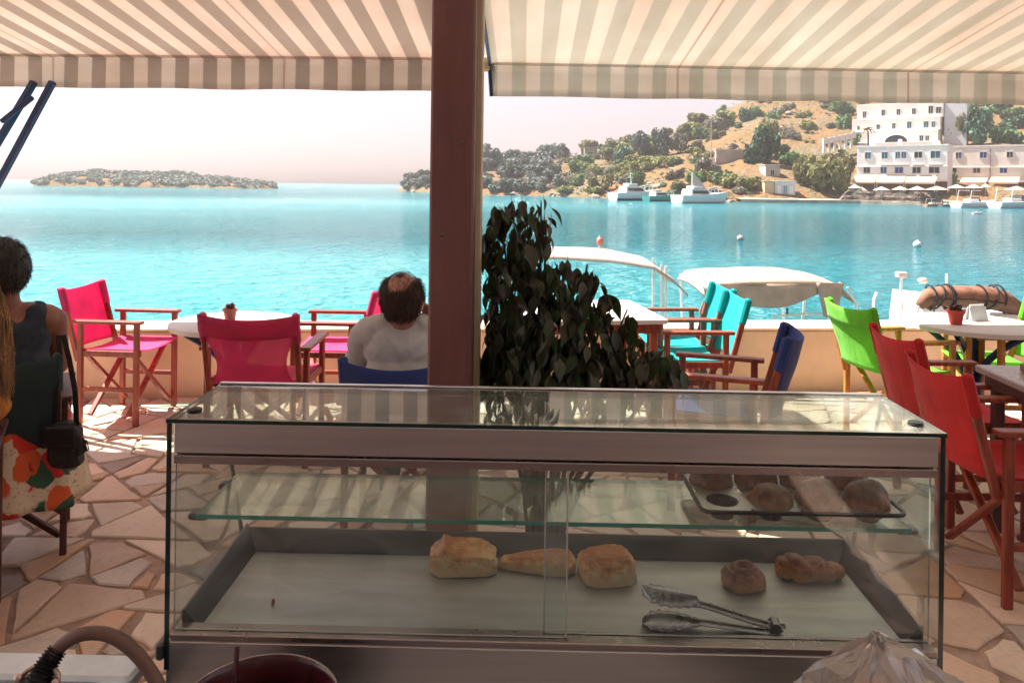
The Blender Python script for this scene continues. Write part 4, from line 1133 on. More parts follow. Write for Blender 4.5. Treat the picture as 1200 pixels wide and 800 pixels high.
mb.tube([(hx(1086), -.74, hz(1086, 344)), (hx(1130), -.745, hz(1130, 344)), (hx(1172), -.74, hz(1172, 349))], .009, 5)
mb.build('strap', black_plastic, rb_, True)
tubes('frame_tube', [[(hx(1077), y, hz(1077, 352)), (hx(1073), y, hz(1073, 362)), (hx(1073), y, .75)] for y in (-.62, .5)] + [[(hx(1094), -.62, hz(1094, 352)), (hx(1078), -.64, hz(1078, 385))], [(hx(1192), -.62, hz(1192, 360)), (hx(1190), -.62, .75)]], .016, alu_tube, rb_)
mb = MB()
def gus(c, s):
    return [(hx(c), -.63, hz(c, 350)), (hx(c + 12 * s), -.63, hz(c, 350)), (hx(c + 9 * s), -.63, hz(c, 364))]
for c, s in ((1084, 1), (1168, 1)):
    a3 = [Vector(p) for p in gus(c, s)]; b3 = [p + Vector((0, .03, 0)) for p in a3]
    mb.add(a3 + b3, [(0, 1, 2), (5, 4, 3), (0, 3, 4, 1), (1, 4, 5, 2), (2, 5, 3, 0)])
mb.build('gusset', brown_c, rb_)
mb = MB(); mb.add([(hx(1095), -.3, .8), (hx(1178), -.3, .8), (hx(1172), -.25, hz(1172, 356)), (hx(1100), -.25, hz(1100, 349)), (hx(1095), .6, .8), (hx(1178), .6, .8), (hx(1172), .55, hz(1172, 356)), (hx(1100), .55, hz(1100, 349))],
                  [(0, 1, 2, 3), (5, 4, 7, 6), (3, 2, 6, 7), (0, 3, 7, 4), (1, 5, 6, 2)])
mb.build('cabin', white_gel, rb_)
MB().box((hx(1162), -.7, hz(1162, 372)), (hx(1194), -.3, hz(1162, 362)), .04).build('seat_locker', white_gel, rb_)
MB().box((hx(1130), -.33, hz(1130, 373)), (hx(1150), -.305, hz(1130, 360)), .01).build('cabin_window', mat('cabin_pane', (.25, .38, .42), .1), rb_)
MB().box((hx(1091), .2, hz(1091, 331)), (hx(1103), .3, hz(1091, 324)), .01).build('radar_box', mat('box_pale', (.70, .58, .54), .5), rb_)
tubes('post', [[(hx(1097), .25, .8), (hx(1097), .25, hz(1097, 331))], [(hx(1158), .3, .8), (hx(1158), .3, hz(1158, 327))]], .016, white_paint, rb_)
MB().ico((hx(1117), .1, hz(1117, 333)), (.06, .06, .04), 2).build('lamp', mat('lamp_cream', (.75, .58, .42), .5), rb_, True)

# ================================================================== director chairs (local: faces +y, z up)
def beamo(name, p0, p1, w, h, m, parent, up=(0, 0, 1), ch=.004):
    return MB().beam(p0, p1, w, h, up, ch).build(name, m, parent)
HW, HD = .235, .185           # half width to side frame, half depth to legs
def make_chair(fab, wd, label, cat='chair', lean=.12, top_band=False, hourglass=False, group='director chairs on the terrace', sag=.03):
    rt = thing('director_chair', label, cat, (0, 0, 0), 0, group)
    for s in (-1, 1):
        x = s * HW
        beamo('front_leg', (x, HD, 0), (x, HD, .645), .026, .036, wd, rt)
        beamo('rear_leg', (x, -HD, 0), (x, -HD, .645), .026, .036, wd, rt)
        beamo('armrest', (x, -HD - .05, .655), (x, HD + .035, .655), .055, .022, wd, rt)
        beamo('seat_rail', (x * .955, -HD - .02, .455), (x * .955, HD + .02, .455), .03, .04, wd, rt)
        beamo('side_stretcher', (x, -HD + .014, .23), (x, HD - .014, .23), .02, .03, wd, rt)
        beamo('back_post', (x * .91, -HD - .028, .40), (x * .91, -HD - .028 - lean, .855), .024, .034, wd, rt)
    for y, off in ((HD - .045, .013), (-HD + .045, -.013)):
        beamo('cross_leg', (-HW + .015, y + off, .06), (HW - .02, y + off, .44), .022, .034, wd, rt, (0, 1, 0))
        beamo('cross_leg', (HW - .015, y - off, .06), (-HW + .02, y - off, .44), .022, .034, wd, rt, (0, 1, 0))
    yb = lambda z: -HD - .028 - lean * (z - .40) / .455
    xb = HW * .91 + .018
    def back(u, v):
        z = .862 - v * (.862 - .47)
        X = xb
        if hourglass: X = xb * (1 if v < .28 else 1 - .30 * math.sin(min(1, (v - .28) / .72) * PI * .85) ** .8)
        elif v > .34: X = xb * (1 - .10 * math.sin((v - .34) / .66 * PI * .75))
        x = X * (2 * u - 1)
        dip = -.028 * (1 - (2 * u - 1) ** 2) * (1 - v)
        return (x, yb(z) - .012 - sag * (1 - (2 * u - 1) ** 2) + .008 * math.sin(v * 9 + u * 4) * .3, z + dip)
    mb = MB(); mb.slabgrid(back, 14, 14, (0, .004, 0)); mb.build('backrest', fab, rt, 'all')
    for s in (-1, 1):
        MB().beam((s * (xb - .018), yb(.855) - .002, .867), (s * (xb - .018), yb(.69) - .002, .70), .036, .046, ch=.012).build('sleeve', fab, rt, True)
    if top_band: MB().slabgrid(lambda u, v: Vector(back(u, v * .30)) + Vector((0, -.010 - .004 * v, 0)), 12, 4, (0, .004, 0)).build('top_band', fab, rt, 'all')
    def seat(u, v):
        x = (HW - .01) * (2 * u - 1)
        return (x, -HD + .0 + (2 * HD + .03) * v, .48 - .045 * (1 - (2 * u - 1) ** 2) * (.5 + .5 * math.sin(PI * v)))
    mb = MB(); mb.slabgrid(seat, 12, 8, (0, 0, .006)); mb.build('seat', fab, rt, 'all')
    return rt
def place(o, x, y, rz, label=None, sc=1.0):
    o.location = (x, y, 0); o.rotation_euler = (0, 0, rz); o.scale = (sc, sc, sc)
    if label: o['label'] = label
    return o
XP = lambda px, d: at(px, 300, d).x
FR, FL = -PI / 2, PI / 2     # facing right (+x), left (-x)
pk = make_chair(pink_fab, wood_red, 'pink canvas director chair by the wall turned to face right')
place(pk, XP(154, 5.06), 5.05, FR - rad(3))
place(copy_tree(pk), XP(389, 5.1), 5.12, FL, 'pink canvas director chair beyond the bald man facing left')
mc = make_chair(mesh_fab, wood_red, 'crimson pink mesh chair with narrow waisted back seen from behind', hourglass=True, top_band=True)
place(mc, XP(295, 4.07), 4.34, rad(2)); mc.scale = (1.14, 1, 1)
bl = make_chair(blue_fab, wood_red, 'navy blue director chair the bald man sits in', sag=.07)
place(bl, XP(470, 3.1), 3.36, 0)
tq = make_chair(turq_fab, wood_red, 'nearer of the two turquoise director chairs beside the white table')
place(tq, XP(808, 4.95), 5.02, FL + rad(4))
place(copy_tree(tq), XP(796, 5.4), 5.46, FL + rad(6), 'farther turquoise director chair right by the sea wall')
b2 = copy_tree(bl); place(b2, XP(848, 3.75), 3.88, FL - rad(17), 'navy blue director chair seen edge on behind the glass case')
gn = make_chair(green_fab, wood_orange, 'lime green director chair with folded top band facing the round table', top_band=True)
place(gn, 2.32, 4.80, FR + rad(12))
place(copy_tree(gn), 3.02, 5.0, FL - rad(4), 'lime green director chair cut by the right edge beyond the round table')
rd = make_chair(red_fab, wood_red, 'nearest red director chair at the grey table beside the glass case')
place(rd, 2.0, 3.13, FR)
place(copy_tree(rd), 2.155, 3.82, FR + rad(2), 'farther red director chair partly behind the nearest red one')
tl = make_chair(teal_fab, wood_dark, 'dark teal director chair the person in navy sits in at left')
place(tl, XP(3, 3.0) - .13, 3.20, rad(29))
# extra chair beyond the frame carrying the blonde person
wc = make_chair(red_fab, wood_dark, 'red director chair the blonde person sits in at the left edge')
place(wc, XP(-150, 2.35), 2.5, rad(30))

# ================================================================== tables and what stands on them
table_white = mat('table_white', (.64, .60, .57), .35, var=.05, nscale=3)
table_edge = mat('table_edge', (.70, .55, .40), .5, var=.1)
terracotta = mat('terracotta', (.42, .10, .06), .8, var=.2, nscale=12, bump=.2)
blue_iron = mat('blue_iron', (.02, .045, .12), .4, .4, var=.15)
succ = mat('succulent', (.10, .035, .035), .6, var=.4, nscale=20)
def pedestal_table(label, x, y, r, z=.74, metal=blue_iron, wood_legs=False):
    rt = thing('round_table', label, 'table', (x, y, 0))
    MB().lathe([(r - .012, z - .035), (r, z - .03), (r, z - .006), (r - .008, z)], n=40).build('tabletop', table_white, rt, True)
    MB().tube([(0, 0, .30), (0, 0, z - .04)], .028, 12).build('column', metal, rt, True)
    for i in range(4):
        a = PI / 4 + i * PI / 2; d = Vector((math.cos(a), math.sin(a), 0))
        f = lambda t: d * (.03 + .27 * (2 * t - 1) ** 2 * (1 if t < .5 else .95)) + Vector((0, 0, .02 + (z - .065) * t))
        MB().tube([f(k / 12) for k in range(13)], .021, 8).build('curved_leg', metal, rt, True)
    if wood_legs:
        for i in range(2):
            s = 1 if i else -1
            beamo('brace_leg', (s * .10, -.13, 0), (s * .10, -.13, z - .037), .035, .035, wood_orange, rt)
    return rt
def flower_pot(label, x, y, z, r, h, m):
    rt = thing('flower_pot', label, 'flower pot', (x, y, z))
    MB().lathe([(r * .68, 0), (r * .72, .003), (r * .92, h * .75), (r * 1.04, h * .76), (r * 1.06, h), (r * .93, h), (r * .9, h * .86), (0, h * .86)], n=24).build('pot', m, rt, True)
    mb = MB(); q = random.Random(int(x * 100))
    for i in range(30):
        a = q.uniform(0, 6.28); e = q.uniform(.2, 1.4); L = r * q.uniform(.5, 1.25)
        d = Vector((math.cos(a) * math.cos(e), math.sin(a) * math.cos(e), math.sin(e)))
        mb.ico(Vector((0, 0, h * .86)) + d * L * .7, (r * .16, r * .16, r * .34), 1, d.to_track_quat('Z', 'Y').to_matrix())
    mb.build('plant', succ, rt, True)
    return rt
tx, ty = XP(272, 4.62), 4.66
pedestal_table('white round cafe table mostly hidden behind the crimson mesh chair', tx, ty, .37, .705)
p = at(274, 366, 4.72); flower_pot('tiny terracotta pot with a dark succulent above the crimson mesh chair', p.x, 4.66, .707, .042, .075, mat('pot_pink', (.48, .16, .13), .8))
# white square table
def square_table(name, label, x, y, rz, w, d, z, top, edge, leg_m, th=.032):
    rt = thing(name, label, 'table', (x, y, 0), rz)
    MB().box((-w / 2, -d / 2, z - th), (w / 2, d / 2, z), .006).build('tabletop', top, rt)
    MB().box((-w / 2 + .03, -d / 2 + .03, z - th - .06), (w / 2 - .03, d / 2 - .03, z - th - .002), .004).build('apron', edge, rt)
    for sx in (-1, 1):
        for sy in (-1, 1): beamo('leg', (sx * (w / 2 - .07), sy * (d / 2 - .07), 0), (sx * (w / 2 - .07), sy * (d / 2 - .07), z - th - .003), .045, .045, leg_m, rt)
    return rt
square_table('square_table', 'white square cafe table beside the turquoise chairs', .40, 5.06, rad(9), .86, .80, .745, table_white, wood_red, wood_red)
rx, ry = XP(1146, 4.75), 4.80
pedestal_table('white round table with dark blue curved iron legs between green chairs', rx, ry, .385, .745, blue_iron, True)
p = at(1120, 375, 4.72); flower_pot('red clay pot with a small dark plant on the round white table', p.x, 4.72, .747, .048, .085, mat('pot_red', (.55, .07, .045), .7))
rt = thing('napkin_holder', 'pale wedge shaped napkin holder beside the red clay pot', 'napkin holder', (rx + .06, 4.86, .747), .3)
mb = MB()
for s in (-1, 1): mb.slabgrid(lambda u, v: ((u - .5) * .13, s * (.028 - .022 * v), .002 + .085 * v), 2, 3, (0, .003, 0))
mb.build('holder', mat('holder_grey', (.55, .60, .60), .4), rt)
MB().box((-.055, -.004, .004), (.055, .004, .10)).build('napkin', white_paint, rt)
g_top = mat('table_grey_glass', (.36, .32, .30), .25, var=.1, nscale=2)
square_table('dining_table', 'long grey topped wooden table beside the red chairs at right', 2.52, 3.22, rad(-3), .86, .78, .745, g_top, wood_dark, wood_dark)
rt = thing('wooden_tray', 'small brown wooden tray lying on the grey topped table', 'tray', (2.36, 3.40, .747), rad(-4))
MB().box((-.12, -.08, 0), (.2, .08, .012), .003).build('base', mat('tray_wood', (.30, .14, .07), .5, var=.3, nscale=6, stretch=(1, 8, 1)), rt)
mb = MB(); mb.box((-.122, -.09, 0), (.202, -.081, .035), .003); mb.box((-.122, .081, 0), (.202, .09, .035), .003); mb.box((-.131, -.09, 0), (-.123, .09, .035), .003)
mb.build('rim', MATS['tray_wood'], rt)

# ================================================================== people
def limb(mb, pts, rr_):
    for (a, b), (r0, r1) in zip(zip(pts, pts[1:]), zip(rr_, rr_[1:])): mb.capsule(a, b, r0, r1)
def hand(mb, w, d, side, curl=.6, sc=1.0):
    """palm plus five separate fingers; w wrist, d direction of the palm, side = thumb direction"""
    w = Vector(w); d = Vector(d).normalized(); s = Vector(side); s = (s - d * s.dot(d)).normalized(); n = d.cross(s)
    for k in (-.028, -.010, .010, .028): mb.capsule(w + s * k * .6 * sc, w + (d * .085 + s * k) * sc, .017 * sc, .0125 * sc, 8)
    for k, L in ((.030, .070), (.010, .080), (-.011, .074), (-.031, .058)):
        p0 = w + (d * .088 + s * k) * sc; d1 = (d + n * curl * .5).normalized(); p1 = p0 + d1 * L * .45 * sc
        d2 = (d + n * curl * 1.3).normalized(); p2 = p1 + d2 * L * .32 * sc; d3 = (d * .6 + n * curl * 1.7).normalized(); p3 = p2 + d3 * L * .25 * sc
        limb(mb, [p0, p1, p2, p3], [.0092 * sc, .0086 * sc, .0078 * sc, .0066 * sc])
    t0 = w + (d * .025 + s * .026) * sc; t1 = t0 + (d * .03 + s * .028 + n * .01) * sc; t2 = t1 + (d * .032 + s * .008 + n * .012) * sc
    limb(mb, [t0, t1, t2], [.013 * sc, .0105 * sc, .008 * sc])
def torso(mb, inf=0., lean=0., w=1.0):
    e = lambda c, r, rot=None: mb.ico(c, tuple(x + inf for x in r), 3, rot)
    e((0, -.03, .56), (.17 * w, .125, .12)); e((0, -.055, .66), (.155 * w, .11, .13)); e((0, -.06, .78), (.16 * w, .11, .14))
    e((0, -.05, .89), (.172 * w, .108, .12)); e((0, -.035, .965), (.15 * w, .085, .075))
    for s in (-1, 1): e((s * .155 * w, -.035, .955), (.066, .066, .066)); e((s * .09 * w, -.04, .99), (.085, .06, .045))
def head_prims(mb, c, turn=0., sc=1.0):
    R = Matrix.Rotation(turn, 3, 'Z'); c = Vector(c)
    P = lambda x, y, z: c + R @ Vector((x, y, z)) * sc
    E = lambda p, r, q=None: mb.ico(P(*p), tuple(x * sc for x in r), 3, R @ q if q else R)
    E((0, -.008, .02), (.076, .096, .098)); E((0, .035, -.045), (.060, .062, .065)); E((0, .06, -.085), (.034, .034, .028))
    E((0, .096, -.022), (.011, .018, .024)); E((0, .104, -.035), (.015, .013, .010)); E((0, .085, .02), (.058, .02, .014))
    E((0, .088, -.064), (.024, .012, .006)); E((0, .087, -.074), (.021, .012, .007))
    for s in (-1, 1):
        E((s * .079, -.005, -.012), (.010, .021, .033)); E((s * .084, -.014, -.006), (.007, .012, .024)); E((s * .047, .060, -.02), (.024, .025, .02))
        E((s * .031, .083, .004), (.013, .008, .009))
def eyes(c, turn, sc, parent):
    R = Matrix.Rotation(turn, 3, 'Z')
    for s in (-1, 1):
        mb = MB(); mb.ico(Vector(c) + R @ Vector((s * .031, .083, .004)) * sc, .0105 * sc, 2); mb.build('eye', mat('eye_white', (.7, .66, .62), .2), parent, True)
def seated_legs(mb, inf=0., spread=.10, knee_y=.40):
    for s in (-1, 1):
        limb(mb, [(s * .085, -.02, .53), (s * (spread + .03), knee_y, .51)], [.088 + inf, .062 + inf])
        limb(mb, [(s * (spread + .03), knee_y, .50), (s * (spread + .03), knee_y - .02, .28), (s * (spread + .03), knee_y - .04, .08)], [.058 + inf, .055 + inf, .036 + inf])
def feet(mb, spread=.10, knee_y=.40):
    for s in (-1, 1):
        limb(mb, [(s * (spread + .03), knee_y - .05, .055), (s * (spread + .04), knee_y + .05, .04), (s * (spread + .05), knee_y + .14, .028)], [.038, .036, .026])
def hair_shell(name, c, turn, sc, m, parent, keep, thick=.010, r=(.080, .100, .102), bumpy=.004, tilt=0):
    R = Matrix.Rotation(turn, 3, 'Z'); c = Vector(c)
    mb = MB(); vs, fs = ICO[5]
    def P(v, k):
        q = Vector((v.x * r[0], v.y * r[1] - .008, v.z * r[2] + .02)) * (1 + k)
        return c + R @ q * sc
    used = {}; out = []; faces = []
    for f in fs:
        m_ = sum((vs[i] for i in f), Vector()) / 3
        if keep(m_):
            for i in f:
                if i not in used: used[i] = len(out); out.append(vs[i])
            faces.append(tuple(used[i] for i in f))
    n = len(out)
    top = [P(v, (thick / .09) * (1 + .22 * noise.noise(v * 5) + .18 * noise.noise(v * 26))) for v in out]; bot = [P(v, -.12) for v in out]
    edges = {}
    for f in faces:
        for a, b in zip(f, f[1:] + f[:1]): edges[(a, b)] = 1
    fl = list(faces) + [tuple(n + i for i in reversed(f)) for f in faces]
    for (a, b) in edges:
        if (b, a) not in edges: fl.append((b, a, n + a, n + b))
    mb.add(top + bot, fl); return mb.build(name, m, parent, 'all')
def strands(name, c, turn, sc, m, parent, keep, n, L, seed, r=(.080, .100, .102), th=.0010, lift=.012, down=1.0, rise=.012):
    R = Matrix.Rotation(turn, 3, 'Z'); c = Vector(c); q = random.Random(seed); mb = MB(); k = 0
    while k < n:
        v = Vector((q.gauss(0, 1), q.gauss(0, 1), q.gauss(0, 1))).normalized()
        if not keep(v): continue
        k += 1; pts = []
        d = Vector((q.gauss(0, .35), q.gauss(0, .35) - .2, -down)); d = (d - v * d.dot(v)).normalized()
        for j in range(4):
            w_ = (v + d * (L / .09) * j / 3).normalized(); h = 1 + (lift + rise * j * q.uniform(.2, 1)) / .09 * .6
            pts.append(c + R @ (Vector((w_.x * r[0], w_.y * r[1] - .008, w_.z * r[2] + .02)) * h) * sc)
        mb.tube(pts, [th, th, th * .8, th * .3], 3, False)
    return mb.build(name, m, parent, 'all')
hair_dark = mat('hair_dark', (.018, .013, .012), .55, var=.5, nscale=60, stretch=(1, 1, .2), bump=.5, bscale=180, bdist=.002)
hair_brown = mat('hair_brown', (.085, .040, .028), .6, var=.5, nscale=60, stretch=(1, 1, .2), bump=.5, bscale=180, bdist=.002)
hair_blond = mat('hair_blond', (.48, .27, .12), .5, var=.5, nscale=40, stretch=(1, 1, .15), bump=.5, bscale=120, bdist=.002)
tee_grey = mat('tee_grey', (.50, .50, .50), .9, var=.1, nscale=10, bump=.35, bscale=22, bdist=.012)
tank_navy = mat('tank_navy', (.030, .042, .062), .9, var=.25, nscale=8, bump=.35, bscale=20, bdist=.012)
jeans = mat('trousers_dark', (.05, .055, .075), .9, var=.2, nscale=12, bump=.2)
orange_top = mat('top_orange', (.62, .24, .04), .9, var=.2, nscale=10, bump=.3, bscale=20, bdist=.01)

# bald man, seen from behind in the navy chair, right hand raised to his face
mx = XP(471, 3.2)
hd = at(472, 353, 3.24)
man = thing('person', 'balding man in a grey tee seated with his back turned beside the pillar', 'person', (mx, 3.34, 0))
msc = .95; man.scale = (msc, msc, msc)
hc = Vector(((hd.x - mx) / msc, (3.24 - 3.34) / msc, hd.z / msc))
mb = MB(); torso(mb); seated_legs(mb); feet(mb)
nb_ = Vector((0, -.04, .97)); mb.capsule(nb_, hc + Vector((0, -.015, -.05)), .062, .056)
head_prims(mb, hc, rad(-8), 1.08)
limb(mb, [(-.19, -.03, .94), (-.25, .08, .72), (-.19, .30, .66)], [.056, .046, .034]); hand(mb, (-.185, .32, .66), (.15, 1, -.1), (1, 0, .2), .5)
rw_ = hc + Vector((.115, .10, -.15))
limb(mb, [(.19, -.03, .94), (.27, .16, .76), rw_], [.056, .046, .032]); hand(mb, rw_, (-.18, -.05, 1), (-.6, .7, 0), .5)
remesh(mb, 'body', skin, man, .0065, 4)
eyes(hc, rad(-8), 1.08, man)
mb = MB(); torso(mb, .010)
limb(mb, [(-.185, -.035, .945), (-.235, .05, .79)], [.064, .062]); limb(mb, [(.185, -.035, .945), (.245, .09, .82)], [.064, .060])
mb.capsule((0, -.042, .985), (0, -.03, 1.015), .085, .068)
remesh(mb, 'tee_shirt', tee_grey, man, .009, 6, wrinkle=.008)
mb = MB(); seated_legs(mb, .010); mb.ico((0, -.03, .55), (.178, .135, .10), 3); remesh(mb, 'trousers', jeans, man, .011, 4)
mb = MB()
for s in (-1, 1): limb(mb, [(s * .13, .34, .045), (s * .14, .46, .04), (s * .15, .55, .03)], [.046, .046, .034])
remesh(mb, 'shoes', black_plastic, man, .009, 3)
def sstep(a, b, x):
    t_ = max(0, min(1, (x - a) / (b - a))); return t_ * t_ * (3 - 2 * t_)
def bald(v):    # bald crown seen from behind, hair round the sides and nape
    if v.y > .42: return False
    if v.y > .1 and v.z < -.1 and abs(v.x) > .5: return False
    line = .30 + .46 * sstep(.38, .86, abs(v.x)) + .03 * noise.noise(v * 8)
    return -.82 < v.z < line
hair_shell('hair', hc, rad(-8), 1.08, hair_brown, man, bald, .004, (.0805, .099, .104))
strands('short_hair', hc, rad(-8), 1.08, hair_brown, man, lambda v: bald(Vector((v.x, v.y, v.z - .10))) if v.z > 0 else bald(v), 1500, .022, 31, (.0805, .099, .104), .0009, .006)
strands('thin_hair', hc, rad(-8), 1.08, hair_brown, man, lambda v: v.z > .05 and v.y < .75 and random.random() < .25 + .75 * abs(v.x), 620, .026, 33, (.0805, .099, .104), .0007, .000, .6, .0025)
mb = MB(); q = random.Random(3)
for i in range(46):
    x0 = q.gauss(-.006, .014); pts = []
    for k in range(6):
        t = k / 5; a = -.25 + .75 * t
        pts.append(hc + Vector((x0 * (1 - .2 * t), -.008 - math.sin(a) * .0965, .020 + math.cos(a) * .0985)) * 1.08)
    mb.tube(pts, .0008, 3, False)
mb.build('combed_hair', hair_brown, man)

# person in navy tank and floral skirt at left, back turned
px_ = XP(3, 3.0) - .13
per = thing('person', 'dark haired person in a navy tank top and floral skirt, back turned at left', 'person', (px_, 3.20, 0), rad(29))
hd = at(2, 322, 3.15); psc = 1.0
hc = Matrix.Rotation(rad(-29), 3, 'Z') @ Vector((hd.x - px_, 3.15 - 3.20, hd.z))
mb = MB(); torso(mb); seated_legs(mb); feet(mb)
mb.capsule((.01, -.04, .98), hc + Vector((0, -.015, -.05)), .064, .060)
head_prims(mb, hc, rad(-6), 1.08)
limb(mb, [(-.19, -.03, .95), (-.26, .1, .74), (-.18, .33, .70)], [.054, .044, .032]); hand(mb, (-.175, .35, .70), (.2, 1, -.1), (1, 0, .2), .5)
limb(mb, [(.185, -.03, .95), (.20, .06, .74), (.08, .27, .66)], [.052, .043, .032]); hand(mb, (.07, .29, .66), (-.8, 1, -.1), (-.5, 0, 1), .5)
remesh(mb, 'body', skin_dark, per, .007, 4)
eyes(hc, rad(-6), 1.08, per)
hair_shell('hair', hc, rad(-6), 1.08, hair_dark, per, lambda v: v.z > -.62 + .95 * max(0, v.y + .15) + .04 * noise.noise(v * 10), .016, (.081, .1, .103), .008)
strands('short_hair', hc, rad(-6), 1.08, hair_dark, per, lambda v: v.z > -.66 + .95 * max(0, v.y + .15), 1800, .026, 32, (.081, .1, .103), .0010, .016)
# tank top: body cut low at the back, shoulder straps, cowl fold
mb = MB(); e_ = .013
for c, r in (((0, -.03, .56), (.17, .125, .12)), ((0, -.055, .66), (.157, .112, .13)), ((0, -.06, .78), (.163, .113, .14)), ((0, -.05, .88), (.168, .110, .11))): mb.ico(c, tuple(x + e_ for x in r), 3)
for s_ in (-1, 1):
    mb.ico((s_ * .125, -.038, .955), (.055, .078, .078), 3); mb.ico((s_ * .105, -.05, .93), (.06, .085, .07), 3)
    mb.capsule((s_ * .10, -.115, .90), (s_ * .115, -.075, 1.0), .034, .030)
remesh(mb, 'tank_top', tank_navy, per, .009, 6, wrinkle=.008)
# floral skirt spreading over the seat and hanging down behind it
m, t, p = new_mat('floral_cotton')
v = t.coords('Object')
vo = t.new('ShaderNodeTexVoronoi', feature='F1'); vo.inputs['Scale'].default_value = 9.0; vo.inputs['Randomness'].default_value = .9
wv = t.new('ShaderNodeVectorMath', operation='ADD'); nn = t.new('ShaderNodeTexNoise'); nn.inputs['Scale'].default_value = 11; t.l.new(v, nn.inputs['Vector'])
sc_ = t.new('ShaderNodeVectorMath', operation='SCALE'); t.l.new(nn.outputs['Color'], sc_.inputs[0]); sc_.inputs['Scale'].default_value = .09
t.l.new(v, wv.inputs[0]); t.l.new(sc_.outputs[0], wv.inputs[1]); t.l.new(wv.outputs[0], vo.inputs['Vector'])
sep = t.new('ShaderNodeSeparateColor'); t.l.new(vo.outputs['Color'], sep.inputs[0])
petal = t.ramp(t.math('ADD', vo.outputs['Distance'], t.math('MULTIPLY', t.noise(v, 40, 3), .22)), [(.70, (1, 1, 1)), (.75, (0, 0, 0))])
fcol = t.ramp(sep.outputs[0], [(.0, (.62, .035, .025)), (.50, (.66, .11, .03)), (.74, (.04, .10, .06)), (.90, (.70, .58, .44))], 'CONSTANT')
dots = t.ramp(t.noise(v, 75, 2), [(.60, (0, 0, 0)), (.66, (1, 1, 1))])
base = t.mix(t.math('MULTIPLY', dots, .55), (.66, .54, .40), (.30, .08, .04))
core = t.ramp(vo.outputs['Distance'], [(.08, (1, 1, 1)), (.16, (0, 0, 0))])
fc2 = t.mix(core, fcol, (.22, .02, .02))
t.l.new(t.mix(petal, base, fc2), p.inputs['Base Color']); p.inputs['Roughness'].default_value = .9
floral = m
def skirt(u, v):
    a = 2 * PI * u; z = .70 - .45 * v + .015 * math.sin(a * 3)
    fold = 1 + (.03 + .05 * v) * math.sin(a * 9 + 2 * v) + .02 * math.sin(a * 17)
    rx_ = (.19 + .11 * v ** .8) * fold; ry_ = (.150 + .12 * v ** .8) * fold
    return (math.cos(a) * rx_ + .02 * v, math.sin(a) * ry_ - .07 - .05 * v, z)
mb = MB(); mb.slabgrid(skirt, 72, 16, lambda u, v: Vector((math.cos(2 * PI * u), math.sin(2 * PI * u), 0)) * .004); sk = mb.build('skirt', floral, per, 'all')
# blonde person cut by the left edge
bx = XP(-138, 2.4)
blo = thing('person', 'person with long blond hair in an orange top cut by the left edge', 'person', (bx, 2.52, 0), rad(30))
bhd = at(-62, 322, 2.45); hc = Matrix.Rotation(rad(-30), 3, 'Z') @ Vector((bhd.x - bx, 2.45 - 2.52, bhd.z))
mb = MB(); torso(mb, 0, 0, .9); seated_legs(mb); feet(mb)
mb.capsule((.0, -.04, .98), hc + Vector((0, -.015, -.05)), .054, .05); head_prims(mb, hc, rad(12), 1.0)
limb(mb, [(-.17, -.03, .95), (-.24, .1, .74), (-.16, .33, .70)], [.05, .04, .03]); hand(mb, (-.155, .35, .70), (.2, 1, -.1), (1, 0, .2), .5)
limb(mb, [(.17, -.03, .95), (.21, .04, .72), (.06, .24, .63)], [.05, .04, .03]); hand(mb, (.045, .255, .63), (-1, .5, -.1), (0, .6, 1), .5)
remesh(mb, 'body', skin, blo, .008, 4); eyes(hc, rad(12), 1.0, blo)
mb = MB(); torso(mb, .013, 0, .92)
for s in (-1, 1): limb(mb, [(s * .17, -.035, .95), (s * .205, .06, .82), (s * .22, .09, .74)], [.066, .060, .056])
remesh(mb, 'orange_top', orange_top, blo, .010, 6, wrinkle=.008)
mb = MB(); seated_legs(mb, .012); mb.ico((0, -.03, .55), (.178, .135, .10), 3); remesh(mb, 'trousers', jeans, blo, .012, 4)
cap = hair_shell('hair', hc, rad(12), 1.0, hair_blond, blo, lambda v: v.z > -.75 + 1.15 * max(0, v.y + .2), .014, (.081, .1, .103))
mb = MB(); q = random.Random(8)
for i in range(1100):
    a = q.uniform(-2.9, .25); r0 = .088; st = hc + Vector((math.cos(a) * r0 * .95, math.sin(a) * r0 - .01, .03 + q.uniform(-.03, .05)))
    out = Vector((math.cos(a), math.sin(a), 0)); L = q.uniform(.30, .44); wv_ = q.uniform(0, 6); pts = []
    for k in range(8):
        tt = k / 7
        pts.append(st + out * (.016 + .03 * math.sin(tt * 2.2) + q.uniform(-.003, .003)) + Vector((.055 * tt + .012 * math.sin(wv_ + tt * 6), -.04 * tt + .010 * math.cos(wv_ + tt * 5), -L * tt - .01)))
    mb.tube(pts, [.0012, .0017, .0019, .0019, .0018, .0015, .0011, .0005], 3, False)
mb.build('long_hair', hair_blond, blo, 'all')

